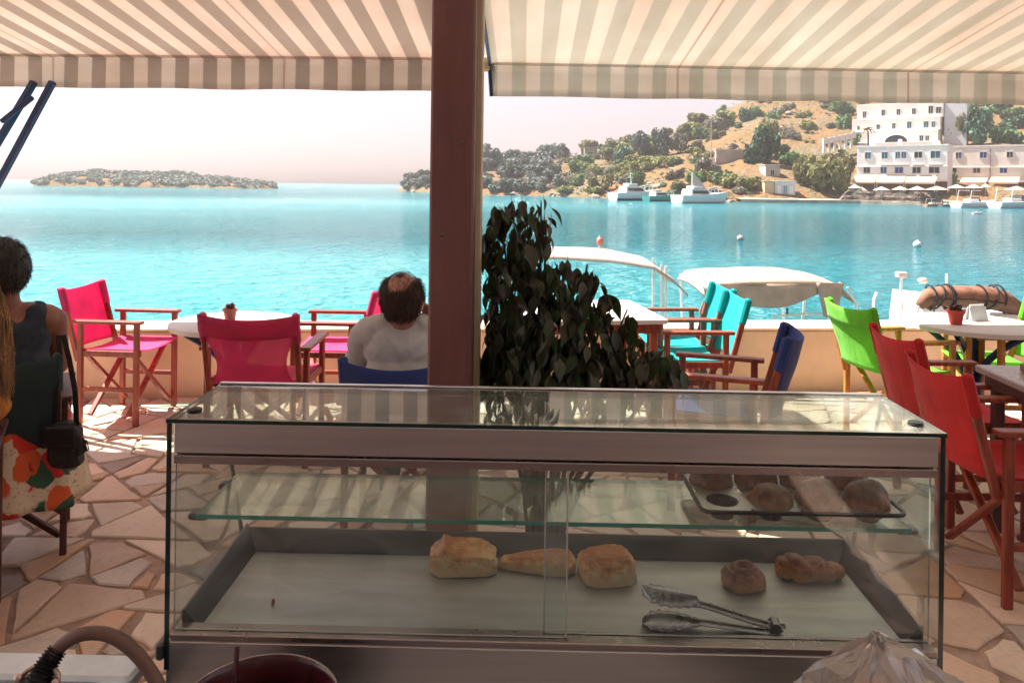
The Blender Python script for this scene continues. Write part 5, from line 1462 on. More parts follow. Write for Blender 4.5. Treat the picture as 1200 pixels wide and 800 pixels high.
# black shoulder bag hanging from the teal chair
bp = at(78, 492, 3.02)
bag = thing('handbag', 'black shoulder bag hanging by its strap from the teal chair', 'bag', (bp.x, 3.02, bp.z))
bag_m = mat('bag_black', (.014, .012, .015), .5, var=.3, nscale=12, bump=.4, bscale=24, bdist=.006)
k_ = 3.02 / F
mb = MB()
def bagf(v, p):
    q = p.copy(); q.x *= 1 + .22 * max(-1, min(1, -v.z)) ; q += v * .006 * noise.noise(v * 4); return q
sgnp = lambda x, e: math.copysign(abs(x) ** e, x)
mb.ico((0, 0, -.095), (1, 1, 1), 4, fn=lambda v, p: Vector((sgnp(v.x, .55) * .062 * (1 - .18 * v.z), sgnp(v.y, .7) * .042, sgnp(v.z, .5) * .092)) + v * .008 * noise.noise(v * 3.2))
mb.build('pouch', bag_m, bag, 'all')
mb = MB(); mb.slabgrid(lambda u, v: ((u - .5) * .128 * (1 + .1 * v), -.047 - .008 * math.sin(PI * v), -.008 - .085 * v), 8, 6, (0, .004, 0)); mb.build('flap', bag_m, bag, 'all')
mb = MB()
for k in range(14): mb.tube([(.06 + .003 * math.sin(k), -.03 + .005 * k, -.05 - .003 * k), (.068 + .004 * math.sin(k * 3), -.03 + .005 * k, -.13)], .003, 4)
mb.build('tassel', bag_m, bag)
sp = at(71, 392, 3.0) - Vector(bag.location)
for dx, dz in ((-.03, 0), (.014, 0)):
    pass
mb = MB()
top = sp
for side in (-1, 1):
    pts = [Vector((side * .045 - .004, 0, -.02)), Vector((side * .038 - .006, 0, .12)), Vector((side * .018 - .01, 0, .24)), top + Vector((side * .010, 0, 0))]
    for a_, b_ in zip(pts, pts[1:]): mb.beam(a_, b_, .022, .004, ch=.001)
mb.build('strap', bag_m, bag)

# ================================================================== ficus in a pot
fy = 2.18
fb = at(632, 470, fy)
fic = thing('ficus_plant', 'dark leafy potted ficus between the pillar and the glass case', 'potted plant', (fb.x, fy, 0))
MB().lathe([(.11, 0), (.115, .01), (.155, .26), (.165, .262), (.168, .30), (.15, .30), (.145, .27), (0, .265)], n=28).build('pot', terracotta, fic, True)
rf = random.Random(17)
fic_m = leaf_mat('ficus_leaf', (.032, .043, .018), (.055, .042, .024), .22, .36)
fic_m2 = leaf_mat('ficus_leaf_green', (.03, .06, .018), (.05, .075, .026), .25, .34)
lobes = [(600, 248, 24, 12, .08, 26), (634, 248, 13, 13, .05, 13), (588, 278, 22, 24, .10, 36), (618, 284, 22, 24, .12, 34), (572, 290, 11, 16, .05, 12), (640, 270, 8, 18, .04, 7), (604, 322, 34, 30, .18, 90), (652, 330, 36, 24, .18, 84), (688, 322, 12, 14, .05, 9),
         (578, 352, 16, 26, .10, 28), (694, 348, 14, 24, .1, 20), (632, 375, 50, 40, .24, 200), (600, 400, 32, 40, .2, 140), (685, 395, 26, 42, .18, 90), (714, 362, 14, 24, .08, 14), (735, 375, 8, 16, .05, 6), (640, 430, 66, 38, .26, 260),
         (575, 425, 14, 36, .1, 46), (728, 408, 22, 22, .12, 34), (745, 432, 28, 26, .14, 46), (770, 424, 22, 20, .1, 22), (785, 440, 14, 16, .08, 16), (735, 455, 40, 20, .14, 50), (650, 470, 76, 26, .26, 120), (610, 500, 40, 26, .2, 50)]
# stems first
stems = MB(); base = Vector((0, 0, .26))
heads = []
for (px, py, rx_, ry_, dep, n) in lobes:
    c = at(px, py, fy) - Vector(fic.location); heads.append(c)
mb = MB()
for i, c in enumerate(heads):
    mid = base.lerp(c, .5) + Vector((c.x * -.18, rf.uniform(-.03, .03), .06))
    mb.tube([base + Vector((rf.uniform(-.04, .04), rf.uniform(-.04, .04), 0)), base.lerp(mid, .5) + Vector((rf.uniform(-.02, .02), 0, .03)), mid, mid.lerp(c, .6) + Vector((0, 0, .02)), c + Vector((0, 0, .03))],
            [.010, .009, .007, .005, .0025], 6)
mb.build('stem', bark, fic, True)
def leaf_me(seed, m):
    q = random.Random(seed); L = q.uniform(.046, .070); wd_ = L * q.uniform(.20, .27); cv = q.uniform(.15, .5)
    mb = MB(); N = 5; rows = []
    for i in range(N + 1):
        t = i / N; w_ = wd_ * (math.sin(PI * min(1, t * 1.05 + .02)) ** .8) * (1.12 - .35 * t) + (.0004 if i in (0, N) else 0)
        y = L * t; z = -cv * L * t * t
        rows.append([(-w_, y, z + w_ * .35), (0, y, z), (w_, y, z + w_ * .35)])
    vs = [p for r in rows for p in r]; fs = []
    for i in range(N):
        for k in (0, 1): fs.append((i * 3 + k, i * 3 + k + 1, i * 3 + 4 + k, i * 3 + 3 + k))
    mb.add(vs, fs); mb.tube([(0, -.016, .004), (0, 0, 0)], .0007, 3, False)
    return mb, mb.mesh('leaf', m, 'all')
leafs = [leaf_me(i, fic_m if i % 3 else fic_m2) for i in range(6)]
cand = []
for (px, py, rx_, ry_, dep, n) in lobes:
    for _ in range(n):
        a = rf.uniform(0, 2 * PI); q = math.sqrt(rf.random()) * (1 + .28 * rf.random() ** 3)
        P = at(px + math.cos(a) * rx_ * q, py + math.sin(a) * ry_ * q, fy + rf.uniform(-dep, dep) * (1 - .5 * q)) - Vector(fic.location)
        if (P + Vector(fic.location)).y < 1.62: continue
        out = math.atan2(rf.gauss(0, 1), rf.gauss(0, 1))
        R = Matrix.Rotation(out, 4, 'Z') @ Matrix.Rotation(rf.uniform(-1.45, -.55), 4, 'X') @ Matrix.Rotation(rf.gauss(0, .5), 4, 'Y')
        cand.append((P.y, P, R, rf.randrange(6), rf.uniform(.6, 1.2)))
cand.sort(key=lambda k: k[0])
mass = MB()
for i, (_, P, R, k, s) in enumerate(cand):
    if i < 296:
        o = bpy.data.objects.new('leaf', leafs[k][1]); C.objects.link(o); o.parent = fic
        o.matrix_local = Matrix.Translation(P) @ R @ Matrix.Scale(s, 4)
    else:
        M_ = Matrix.Translation(P) @ R @ Matrix.Scale(s, 4)
        mass.add([M_ @ v for v in leafs[k][0].v], leafs[k][0].f, 0 if k % 3 else 1)
tag(mass.build('foliage', [fic_m, fic_m2], fic, 'all'), kind='stuff')

# ================================================================== counter and glass display case
counter_m = mat('counter_front', (.42, .34, .29), .6, var=.15, nscale=2)
dn = 1.20
xl, xr = at(194, 620, dn).x, at(1107, 620, dn).x
zt = at(650, 503, dn).z; zhb = at(650, 553, dn).z; zb = at(650, 757, dn).z
ct = thing('counter', 'stainless topped serving counter under the glass case', 'counter', ((xl + xr) / 2, 1.25, 0))
w2 = (xr - xl) / 2
MB().box((-w2 + .02, -.62, 0), (w2 - .02, .30, .70), .01).build('cabinet', counter_m, ct)
MB().box((-w2 - .008, -.66, .702), (w2 + .0, .34, .742), .006).build('worktop', steel, ct)
cs = thing('display_case', 'glass pastry display case with steel rails on the counter', 'display case', ((xl + xr) / 2, dn, .742))
O = Vector(cs.location)
zt -= O.z; zhb -= O.z; zb -= O.z
yb_t, yb_b = .205, .345            # far edge at the top and at the bottom
g = .006
def pane(name, pts, nrm, m_face=glass, m_edge=glass_edge_dark, th=g, parent=cs):
    """flat glass sheet: polygon pts, thickness along nrm, ground edges of their own tint"""
    n = Vector(nrm).normalized() * th; pts = [Vector(p) for p in pts]; k = len(pts)
    mb = MB(); mb.add(pts + [p + n for p in pts], [tuple(reversed(range(k))), tuple(range(k, 2 * k))], 0)
    mb.f += [(i, (i + 1) % k, k + (i + 1) % k, k + i) for i in range(k)]; mb.m += [1] * k
    return mb.build(name, [m_face, m_edge], parent)
zf0 = .045
pane('end_glass', [(-w2, 0, zf0 - .005), (-w2, yb_b, zf0 - .005), (-w2, yb_t, zt - .001), (-w2, 0, zt - .001)], (1, 0, 0), th=.008)
pane('end_glass', [(w2 - .008, 0, zf0 - .005), (w2 - .008, yb_b, zf0 - .005), (w2 - .008, yb_t, zt - .001), (w2 - .008, 0, zt - .001)], (1, 0, 0), th=.008)
pane('top_glass', [(-w2, -.004, zt), (w2, -.004, zt), (w2, yb_t + .012, zt), (-w2, yb_t + .012, zt)], (0, 0, 1), top_glass, th=.006)
nb2 = Vector((0, zt - zf0, -(yb_t - yb_b))).normalized()
pane('back_glass', [(-w2 + .009, yb_b - .008, zf0), (w2 - .009, yb_b - .008, zf0), (w2 - .009, yb_t - .008, zt - .003), (-w2 + .009, yb_t - .008, zt - .003)], nb2, th=.005)
mb = MB(); mb.box((-w2 - .001, yb_t + .004, zt + .0065), (w2 + .001, yb_t + .014, zt + .009), .001); mb.build('edge_strip', mat('edge_silver', (.78, .78, .80), .2, .9), cs)
# mid shelf
zs = at(645, 616, dn + .04).z - O.z
ys0, ys1 = .04, .225
pane('shelf_glass', [(-w2 + .030, ys0, zs), (w2 - .030, ys0, zs), (w2 - .030, ys1, zs), (-w2 + .030, ys1, zs)], (0, 0, 1), shelf_glass, glass_edge_green, .007)
for s in (-1, 1):
    for y in (ys0 + .03, ys1 - .03):
        MB().box((s * (w2 - .0085), y - .012, zs - .012), (s * (w2 - .042), y + .012, zs - .0006), .003).build('shelf_bracket', steel_dark, cs)
# header with double track, bottom rail, tray
mb = MB(); mb.box((-w2 + .0085, .004, zhb + .016), (w2 - .0085, .034, zt - .002), .002); mb.build('header_rail', steel, cs)
mb = MB(); mb.box((-w2 + .0085, .0045, zhb), (w2 - .0085, .009, zhb + .013), .001); mb.box((-w2 + .0085, .017, zhb), (w2 - .0085, .021, zhb + .0135), .001); mb.box((-w2 + .0085, .030, zhb), (w2 - .0085, .034, zhb + .0125), .001)
mb.build('upper_track', mat('track_steel', (.36, .31, .31), .3, .9, var=.1), cs)
mb = MB(); mb.box((-w2 + .0085, -.001, zb - .004), (w2 - .0085, .034, zb + .006), .0015); mb.build('lower_track', MATS['track_steel'], cs)
mb = MB(); mb.box((-w2 + .001, .001, .012), (w2 - .001, .040, zb - .0045), .004); mb.build('bottom_rail', steel, cs)
mb = MB(); mb.box((-w2 + .001, yb_b - .03, .012), (w2 - .001, yb_b + .004, zf0 - .006), .004); mb.box((-w2 + .001, .042, .012), (-w2 + .03, yb_b - .032, zf0 - .006), .003); mb.box((w2 - .03, .042, .012), (w2 - .001, yb_b - .032, zf0 - .006), .003)
mb.build('base_frame', steel, cs)
for sx in (-1, 1):
    for y in (.03, yb_b - .03): MB().lathe([(.016, 0), (.018, .004), (.018, .0118)], (sx * (w2 - .03), y, 0), 14).build('foot', black_plastic, cs, True)
MB().box((-w2 - .012, -.006, zb - .035), (-w2 + .0005, .03, zb - .008), .003).build('corner_block', steel_dark, cs)
zt0 = zb + .004
mb = MB()
iw = w2 - .012
def lip(u, v): pass
mb.box((-iw, .036, zt0 - .012), (iw, yb_b - .024, zt0 - .0085))
mb.build('tray_floor', steel_tray, cs)
mb = MB(); T_ = .034
mb.add([(-iw, .036, zt0 - .008), (-iw, yb_b - .018, zt0 - .008), (-iw, yb_b - .018, zt0 + T_), (-iw, .036, zt0 + .02)] + [(-iw + .03, .036, zt0 - .008), (-iw + .03, yb_b - .05, zt0 - .008), (-iw + .004, yb_b - .024, zt0 + T_), (-iw + .004, .036, zt0 + .02)],
       [(0, 1, 2, 3), (7, 6, 5, 4), (3, 2, 6, 7), (0, 3, 7, 4), (1, 5, 6, 2), (0, 4, 5, 1)])
mb.build('tray_side', steel_dark, cs)
mb = MB()
mb.add([(iw, .036, zt0 - .008), (iw, yb_b - .018, zt0 - .008), (iw, yb_b - .018, zt0 + T_), (iw, .036, zt0 + .02)] + [(iw - .03, .036, zt0 - .008), (iw - .03, yb_b - .05, zt0 - .008), (iw - .004, yb_b - .024, zt0 + T_), (iw - .004, .036, zt0 + .02)],
       [(3, 2, 1, 0), (4, 5, 6, 7), (7, 6, 2, 3), (4, 7, 3, 0), (2, 6, 5, 1), (1, 5, 4, 0)])
mb.build('tray_side', steel_dark, cs)
mb = MB(); mb.add([(-iw + .03, yb_b - .052, zt0 - .0075), (iw - .03, yb_b - .052, zt0 - .0075), (iw - .004, yb_b - .026, zt0 + T_ - .006), (-iw + .004, yb_b - .026, zt0 + T_ - .006),
                   (-iw + .03, yb_b - .048, zt0 - .0085), (iw - .03, yb_b - .048, zt0 - .0085), (iw - .004, yb_b - .022, zt0 + T_ - .006), (-iw + .004, yb_b - .022, zt0 + T_ - .006)],
                  [(0, 1, 2, 3), (7, 6, 5, 4), (3, 2, 6, 7), (0, 4, 5, 1), (0, 3, 7, 4), (1, 5, 6, 2)])
mb.build('tray_back', steel_dark, cs)
# sliding doors of thin glass with ground edges (they overlap near the middle)
edge_pale = mat('glass_edge_pale', (.62, .58, .56), .3)
xm0, xm1 = at(639, 650, dn).x - O.x, at(665, 650, dn).x - O.x
pane('sliding_door', [(-w2 + .010, .011, zb + .007), (xm1, .011, zb + .007), (xm1, .011, zhb - .0005), (-w2 + .010, .011, zhb - .0005)], (0, 1, 0), glass, edge_pale, .004)
pane('sliding_door', [(xm0, .023, zb + .007), (w2 - .010, .023, zb + .007), (w2 - .010, .023, zhb - .0005), (xm0, .023, zhb - .0005)], (0, 1, 0), glass, edge_pale, .004)
for xq, yq in ((xm0, .0225), (xm1, .0105)):
    MB().box((xq - .0012, yq - .0006, zb + .008), (xq + .0012, yq + .0052, zhb - .001)).build('door_edge', edge_pale, cs)
# fixing studs on the top glass
for px in (228, 1073):
    P = at(px, 492, dn + .035) - O
    MB().lathe([(.011, 0), (.012, .002), (.011, .006), (.004, .008), (0, .008)], (P.x, .035, zt + .0062), 16).build('fixing_stud', black_plastic, cs, True)

# ------------------------------------------------------------------ pastries
def pastry_mat(name, c, c2, c3):
    m, t, p = new_mat(name)
    v = t.coords('Object'); n = t.noise(v, 22, 6, .65); n2 = t.noise(v, 90, 5, .65)
    gz = t.new('ShaderNodeSeparateXYZ'); t.l.new(t.coords('Generated'), gz.inputs[0])
    f = t.math('ADD', t.math('ADD', t.math('MULTIPLY', n, .7), t.math('MULTIPLY', n2, .3)), t.math('MULTIPLY', t.math('SUBTRACT', gz.outputs[2], .62), -.42))
    col = t.ramp(f, [(.38, c3), (.50, c), (.62, c2)])
    ly = t.new('ShaderNodeTexWave', wave_type='BANDS', bands_direction='Z'); ly.inputs['Scale'].default_value = 38; ly.inputs['Distortion'].default_value = 5; ly.inputs['Detail'].default_value = 3; t.l.new(v, ly.inputs['Vector'])
    t.l.new(col, p.inputs['Base Color']); p.inputs['Roughness'].default_value = .55
    p.inputs['Subsurface Weight'].default_value = .0
    t.l.new(t.bump(t.math('ADD', t.math('ADD', n, t.math('MULTIPLY', ly.outputs['Fac'], .06)), t.math('MULTIPLY', n2, .5)), .45, .006), p.inputs['Normal'])
    p.inputs['Roughness'].default_value = .42
    return m
puff_m = pastry_mat('puff_crust', (.84, .41, .15), (.92, .64, .34), (.60, .20, .06))
brown_m = pastry_mat('brown_crust', (.38, .13, .065), (.56, .26, .13), (.19, .055, .03))
bun_m = pastry_mat('bun_crust', (.27, .09, .05), (.40, .16, .085), (.13, .04, .025))
tz = zt0 - .0085 + O.z + .0008
def on_tray(px, pyb): return gp(px, pyb, tz)
def pastry(name, label, px, pyb, w_, d_, h_, m, fn, seed, rz=0., group=None):
    P = on_tray(px, pyb); P.y += d_ / 2
    s0 = Vector((seed * 3.1, seed * 1.7, 0))
    mb = MB()
    def f(v, p):
        q = fn(v)
        q = Vector((q.x * w_ / 2, q.y * d_ / 2, q.z * h_))
        k = 1 + .07 * noise.fractal(v * 2.2 + s0, 1, 2, 3)
        fl_ = .030 * (1 - abs(noise.noise(Vector((v.x * 5, v.y * 5, v.z * 11)) + s0)) * 2) + .02 * noise.noise(v * 17 + s0)
        q = Vector((q.x * (k + fl_), q.y * (k + fl_), q.z * (k + .05 * noise.noise(v * 6 + s0) + fl_ * .8)))
        return q
    mb.ico((0, 0, 0), 1, 5, fn=f)
    o = mb.build(name, m, None, 'all'); zmin = min(v.z for v in mb.v); 
    o.location = (P.x, P.y, tz - zmin); o.rotation_euler = (0, 0, rz)
    return tag(o, label, 'pastry', group)
def boxy(e=.45, puffz=1.0):
    return lambda v: Vector((sgnp(v.x, e), sgnp(v.y, e), max(-.25, sgnp(v.z, .6)) * .5 * puffz + .125 * .5))
def folded(v):       # square puff pastry with folded flap and sunken centre
    q = boxy(.42)(v); r = math.hypot(v.x - .25, v.y)
    q.z -= .22 * math.exp(-((v.x - .35) ** 2 + (v.y + .1) ** 2) * 7) * (v.z > 0); q.z += .14 * math.exp(-(v.x + .25) ** 2 * 40) * (v.z > 0)
    q.z *= 1.0 - .12 * v.x; return q
def wedge(v):
    q = boxy(.6)(v); t = (q.x + 1) / 2; q.y *= .38 + .62 * t; q.z *= .48 + .52 * t ** .6; return q
def curl(v):
    q = Vector((sgnp(v.x, .8), sgnp(v.y, .8), max(-.35, v.z) * .5)); a = math.atan2(v.z, v.x)
    r_ = math.hypot(v.x, v.y); q.z *= .78 + .34 * abs(math.sin(a * 1.5 + r_ * 5.5)); q.z -= .16 * math.exp(-r_ * r_ * 14) * (v.z > 0); return q
def croiss(v):
    q = Vector((sgnp(v.x, .85), sgnp(v.y, .7), max(-.4, sgnp(v.z, .75)) * .5)); t = (v.x + 1) / 2
    rg = abs(math.sin(v.x * 5.2 + v.y * .8 + .4)) ** .6; q.z *= (1.05 - .5 * t) * (.72 + .42 * rg); q.y *= (1.05 - .4 * t) * (.82 + .22 * rg); q.y += .22 * (v.x * v.x); return q
pp = 1.0 / 645
pastry('puff_pastry', 'flaky folded square puff pastry, leftmost on the lower tray', 541, 676, 80 * pp, .085, .062, puff_m, folded, 1, .08)
pastry('puff_pastry', 'golden pointed triangular pastry between the square one and the squat one', 629, 677, 92 * pp, .075, .052, puff_m, wedge, 2, -.03)
pastry('puff_pastry', 'golden squat rounded pastry right of the door overlap', 714, 688, 66 * pp, .085, .066, puff_m, boxy(.62, 1.1), 3, .2)
pastry('brown_roll', 'small dark curled roll right of the tongs', 877, 697, 48 * pp, .07, .052, brown_m, curl, 4, .3)
pastry('croissant', 'dark brown croissant, rightmost on the lower tray', 958, 687, 78 * pp, .065, .052, brown_m, croiss, 5, -.12)
P = on_tray(320, 707); o = MB().ico((0, 0, .003), (.003, .004, .006), 2).build('crumb', brown_m, None, True); o.location = P; tag(o, 'tiny dark crumb lying alone on the left of the steel tray', 'crumb')
# tongs
P0, P1 = on_tray(752, 727), on_tray(917, 742)
tg = thing('tongs', 'steel serving tongs with scalloped ends lying on the lower tray', 'tongs', (P0 + P1) / 2, math.atan2((P1 - P0).y, (P1 - P0).x))
LT = (P1 - P0).length
tong_m = mat('tong_steel', (.33, .31, .34), .28, 1.0, var=.15, nscale=10)
def tong_arm(z0, tilt, up):
    mb = MB()
    def f(u, v):
        x = -LT / 2 + LT * u
        hw_ = .010 if u > .42 else .010 + .021 * math.sin(PI * min(1, (.42 - u) / .42) * .80) ** 1.2
        hw_ *= min(1, (u / .07 + .02)) ** .5
        if u < .40: hw_ *= 1 + .10 * math.cos(u * 95)
        s = 2 * v - 1
        spread = (1 - u) * tilt
        z = z0 + spread + (.006 * (1 - s * s) if up else -.003 * (1 - s * s)) * (1 if u > .4 else 2.0) + .004 * math.sin(u * 5)
        return (x, s * hw_ + (.010 if up else -.010) * (1 - u), z)
    mb.slabgrid(f, 60, 8, (0, 0, .0014)); return mb.build('arm', tong_m, tg, 'all')
tong_arm(.012, .030, True); tong_arm(.006, .0, False)
mb = MB(); mb.tube([(LT / 2 - .012, -.012, .012), (LT / 2 - .012, .012, .012)], .009, 12); mb.build('hinge', tong_m, tg, True)
MB().tube([(LT / 2 - .012, 0, .012), (LT / 2 + .004, 0, .012)], .004, 8).build('lock_pin', tong_m, tg, True)
# muffin tin on the glass shelf, cups hanging under the plate
ztin = zs + .007 + O.z + .0006; tin_h = .026
tin_m = mat('tin_top', (.50, .49, .47), .35, .85, var=.15, nscale=9); tin_d = mat('tin_dark', (.055, .05, .06), .4, .6, var=.2)
ca = gp(826, 599, ztin + tin_h); cbp = gp(1056, 600, ztin + tin_h); far = gp(783, 553, ztin + tin_h)
tw_ = cbp.x - ca.x; td = .165; y0t = dn + .030
tin = thing('muffin_tin', 'dark muffin tin with eight cups on the glass shelf', 'baking tin', ((ca.x + cbp.x) / 2, y0t + td / 2, ztin))
cols, rows_ = 4, 2; cr = .0225
cx_ = [(-tw_ / 2 + tw_ * (i + .5) / cols) for i in range(cols)]; cy_ = [-td * .235, td * .245]
# plate with round holes: each cell is a square with a hole fan
mb = MB()
nseg = 24
for ix, cx in enumerate(cx_):
    for iy, cy in enumerate(cy_):
        hx_, y_lo, y_hi = tw_ / cols / 2, (-td / 2 if iy == 0 else .002 * 0), (0 if iy == 0 else td / 2)
        cyc = cy; ring = []; sq = []
        for k in range(nseg):
            a = 2 * PI * k / nseg + PI / nseg; ring.append((cx + math.cos(a) * cr * 1.12, cyc + math.sin(a) * cr * 1.12, tin_h))
            dx, dy = math.cos(a), math.sin(a)
            tx_ = hx_ / abs(dx) if abs(dx) > 1e-6 else 9; ty_ = ((y_hi - cyc) if dy > 0 else (cyc - y_lo)) / abs(dy) if abs(dy) > 1e-6 else 9
            q = min(tx_, ty_); sq.append((cx + dx * q, cyc + dy * q, tin_h))
        mb.add(ring + sq, [(k, (k + 1) % nseg, nseg + (k + 1) % nseg, nseg + k)[::-1] for k in range(nseg)])
mb.build('plate', tin_m, tin)
mb = MB(); rim = []
for a0, (sx, sy) in enumerate(((1, 1), (-1, 1), (-1, -1), (1, -1))):
    for k in range(5):
        a = a0 * PI / 2 + k * PI / 8; rim.append(Vector((sx * (tw_ / 2 - .012) + math.cos(a) * .016, sy * (td / 2 - .012) + math.sin(a) * .016, tin_h)))
rim.append(rim[0]); mb.tube(rim, .0036, 8, False); mb.build('rolled_rim', tin_d, tin, True)
cup_me = MB().lathe([(.0, .0005), (cr * .78, .0005), (cr * 1.12, tin_h - .0005), (cr * 1.16, tin_h + .0005), (cr * 1.08, tin_h + .0002), (cr * .74, .002), (0, .002)], n=24).mesh('cup', tin_d, True)
for cx in cx_:
    for cy in cy_:
        o = bpy.data.objects.new('cup', cup_me); C.objects.link(o); o.parent = tin; o.location = (cx, cy, 0)
bun_me = []
for k in range(4):
    s0 = Vector((k * 5.3, 2, k)); mb = MB()
    def bf(v, p):
        r = 1 + .14 * noise.fractal(v * 1.9 + s0, 1, 2, 4) + .05 * abs(noise.noise(v * 5 + s0))
        z = v.z * .027 * r if v.z > 0 else v.z * .020
        k2 = 1 if v.z > 0 else (.72 + .28 * (1 + v.z))
        return Vector((v.x * .0315 * r * k2, v.y * .0315 * r * k2, z))
    mb.ico((0, 0, 0), 1, 4, fn=bf); bun_me.append(mb.mesh('bun', bun_m, 'all'))
bl_ = {(0, 1): 'in the far left cup, behind the empty cup', (1, 0): 'paler, in the front row next to the empty cup', (1, 1): 'in the back row behind the paler front bun', (2, 0): 'in the third cup of the front row',
       (2, 1): 'in the third cup of the back row', (3, 0): 'in the front right corner cup', (3, 1): 'in the back right corner cup'}
light_bun = pastry_mat('bun_pale', (.32, .13, .06), (.42, .20, .10), (.20, .07, .035))
for (ix, iy), lab in bl_.items():
    me = bun_me[(ix * 2 + iy) % 4]
    if (ix, iy) == (1, 0): me = me.copy(); me.materials.clear(); me.materials.append(light_bun)
    o = bpy.data.objects.new('bun', me); C.objects.link(o)
    o.location = Vector(tin.location) + Vector((cx_[ix], cy_[iy], .0245)); o.rotation_euler = (0, 0, ix * 1.3 + iy)
    o.scale = (1.14, 1.12, 1.0 if (ix, iy) == (1, 0) else 1.42)
    tag(o, 'reddish brown bun ' + lab if (ix, iy) != (1, 0) else 'bun ' + lab, 'bun', 'buns in the muffin tin')

# ================================================================== foreground things on the near side
# maroon pot in front of the case
pc = Vector((at(296, 790, 1.0).x, 1.02, .742)); rp = .102
rim_z = at(296, 768, 1.12).z - .742
side = thing('stock_pot', 'dark maroon enamel pot with a spoon standing in it, bottom left', 'pot', pc)
maroon = mat('enamel_maroon', (.075, .012, .018), .18, var=.2, coat=.5)
MB().lathe([(rp * .9, 0), (rp * .97, .006), (rp, .03), (rp, rim_z - .004), (rp * 1.03, rim_z), (rp * 1.0, rim_z + .002), (rp * .96, rim_z - .004), (rp * .95, .03), (0, .012)], n=48).build('body', maroon, side, True)
tubes('rim', [[Vector((math.cos(a) * rp * 1.02, math.sin(a) * rp * 1.02, rim_z)) for a in [2 * PI * k / 48 for k in range(49)]]], .0022, mat('rim_pale', (.55, .42, .42), .25, .6), side)
sp_ = at(278, 764, 1.05) - pc
sn = thing('serving_spoon', 'dark spoon handle sticking up out of the maroon pot', 'spoon', pc + Vector((0, 0, .014)))
tubes('handle', [[(-.01, .0, .0), (sp_.x + .002, sp_.y * .5, sp_.z - .05), (sp_.x, sp_.y, sp_.z - .006)]], .0035, maroon, sn)
MB().ico((-.014, 0, .006), (.03, .02, .006), 2).build('bowl', maroon, sn, True)
# pale chest lid at the far left with a hose over it
fz = thing('chest_cooler', 'white rimmed chest cooler with a blue grey lid, bottom left corner', 'cooler', (at(60, 790, 1.12).x, 1.12, 0))
q0 = at(-60, 780, 1.26) - Vector(fz.location); q1 = at(172, 770, 1.26) - Vector(fz.location)
ztop = q1.z; xr_ = q1.x
MB().box((xr_ - .62, -.55, .02), (xr_ - .012, .135, ztop - .03), .012).build('tub', mat('cooler_body', (.50, .55, .60), .5), fz)
mb = MB(); mb.box((xr_ - .63, .085, ztop - .029), (xr_, .15, ztop), .006); mb.box((xr_ - .05, -.55, ztop - .0285), (xr_ - .002, .084, ztop - .001), .006); mb.build('rim', mat('cooler_rim', (.74, .84, .92), .4), fz)
MB().box((xr_ - .61, -.55, ztop - .026), (xr_ - .052, .083, ztop - .006), .003).build('lid', mat('cooler_lid', (.20, .24, .30), .35, var=.2, nscale=3), fz)
fl = Vector(fz.location)
hs_ = thing('hose', 'brown rubber hose arching up out of a black ribbed sleeve, bottom left', 'hose', (at(48, 790, 1.0).x, 1.0, ztop - .004))
hl = Vector(hs_.location)
HP = [at(px, py, d) - hl for px, py, d in ((42, 815, .98), (58, 775, .99), (72, 756, 1.0), (92, 744, 1.0), (112, 741, 1.0), (132, 745, 1.0), (152, 758, 1.0), (172, 780, 1.0), (190, 812, .99), (200, 850, .98))]
def smooth_path(P_, n=5):
    out = []
    for i in range(len(P_) - 1):
        a, b, c, d = P_[max(0, i - 1)], P_[i], P_[i + 1], P_[min(len(P_) - 1, i + 2)]
        for k in range(n):
            t_ = k / n; out.append(.5 * ((2 * b) + (c - a) * t_ + (2 * a - 5 * b + 4 * c - d) * t_ ** 2 + (3 * b - a - 3 * c + d) * t_ ** 3))
    out.append(P_[-1]); return out
hp = smooth_path(HP)
MB().tube(hp, .0088, 14).build('rubber_pipe', mat('hose_brown', (.16, .09, .07), .5, var=.2, nscale=10), hs_, 'all')
sl = smooth_path([at(px, py, d) - hl for px, py, d in ((36, 822, .975), (46, 796, .98), (56, 777, .99), (68, 760, 1.0))], 10)
MB().tube(sl, [.0165 + (.0025 if i % 2 else -.0012) - .006 * i / len(sl) for i in range(len(sl))], 16).build('ribbed_sleeve', black_plastic, hs_, True)
c0 = at(46, 795, .98) - hl
mb = MB(); mb.tube([c0 + Vector((math.cos(a) * .024, math.sin(a) * .020 * .4, math.sin(a) * .012)) for a in [2 * PI * k / 20 for k in range(21)]], .0035, 8, False)
mb.ico(c0 + Vector((.024, -.004, -.001)), .006, 2); mb.ico(c0 + Vector((-.024, -.004, .003)), .006, 2)
mb.build('clamp', mat('clamp_steel', (.55, .42, .38), .3, .9), hs_, True)
MB().tube([at(42, 815, .98) - hl + Vector((0, 0, -.02)), at(40, 822, .975) - hl, at(46, 796, .98) - hl], [.024, .024, .021], 16).build('nozzle', black_plastic, hs_, True)

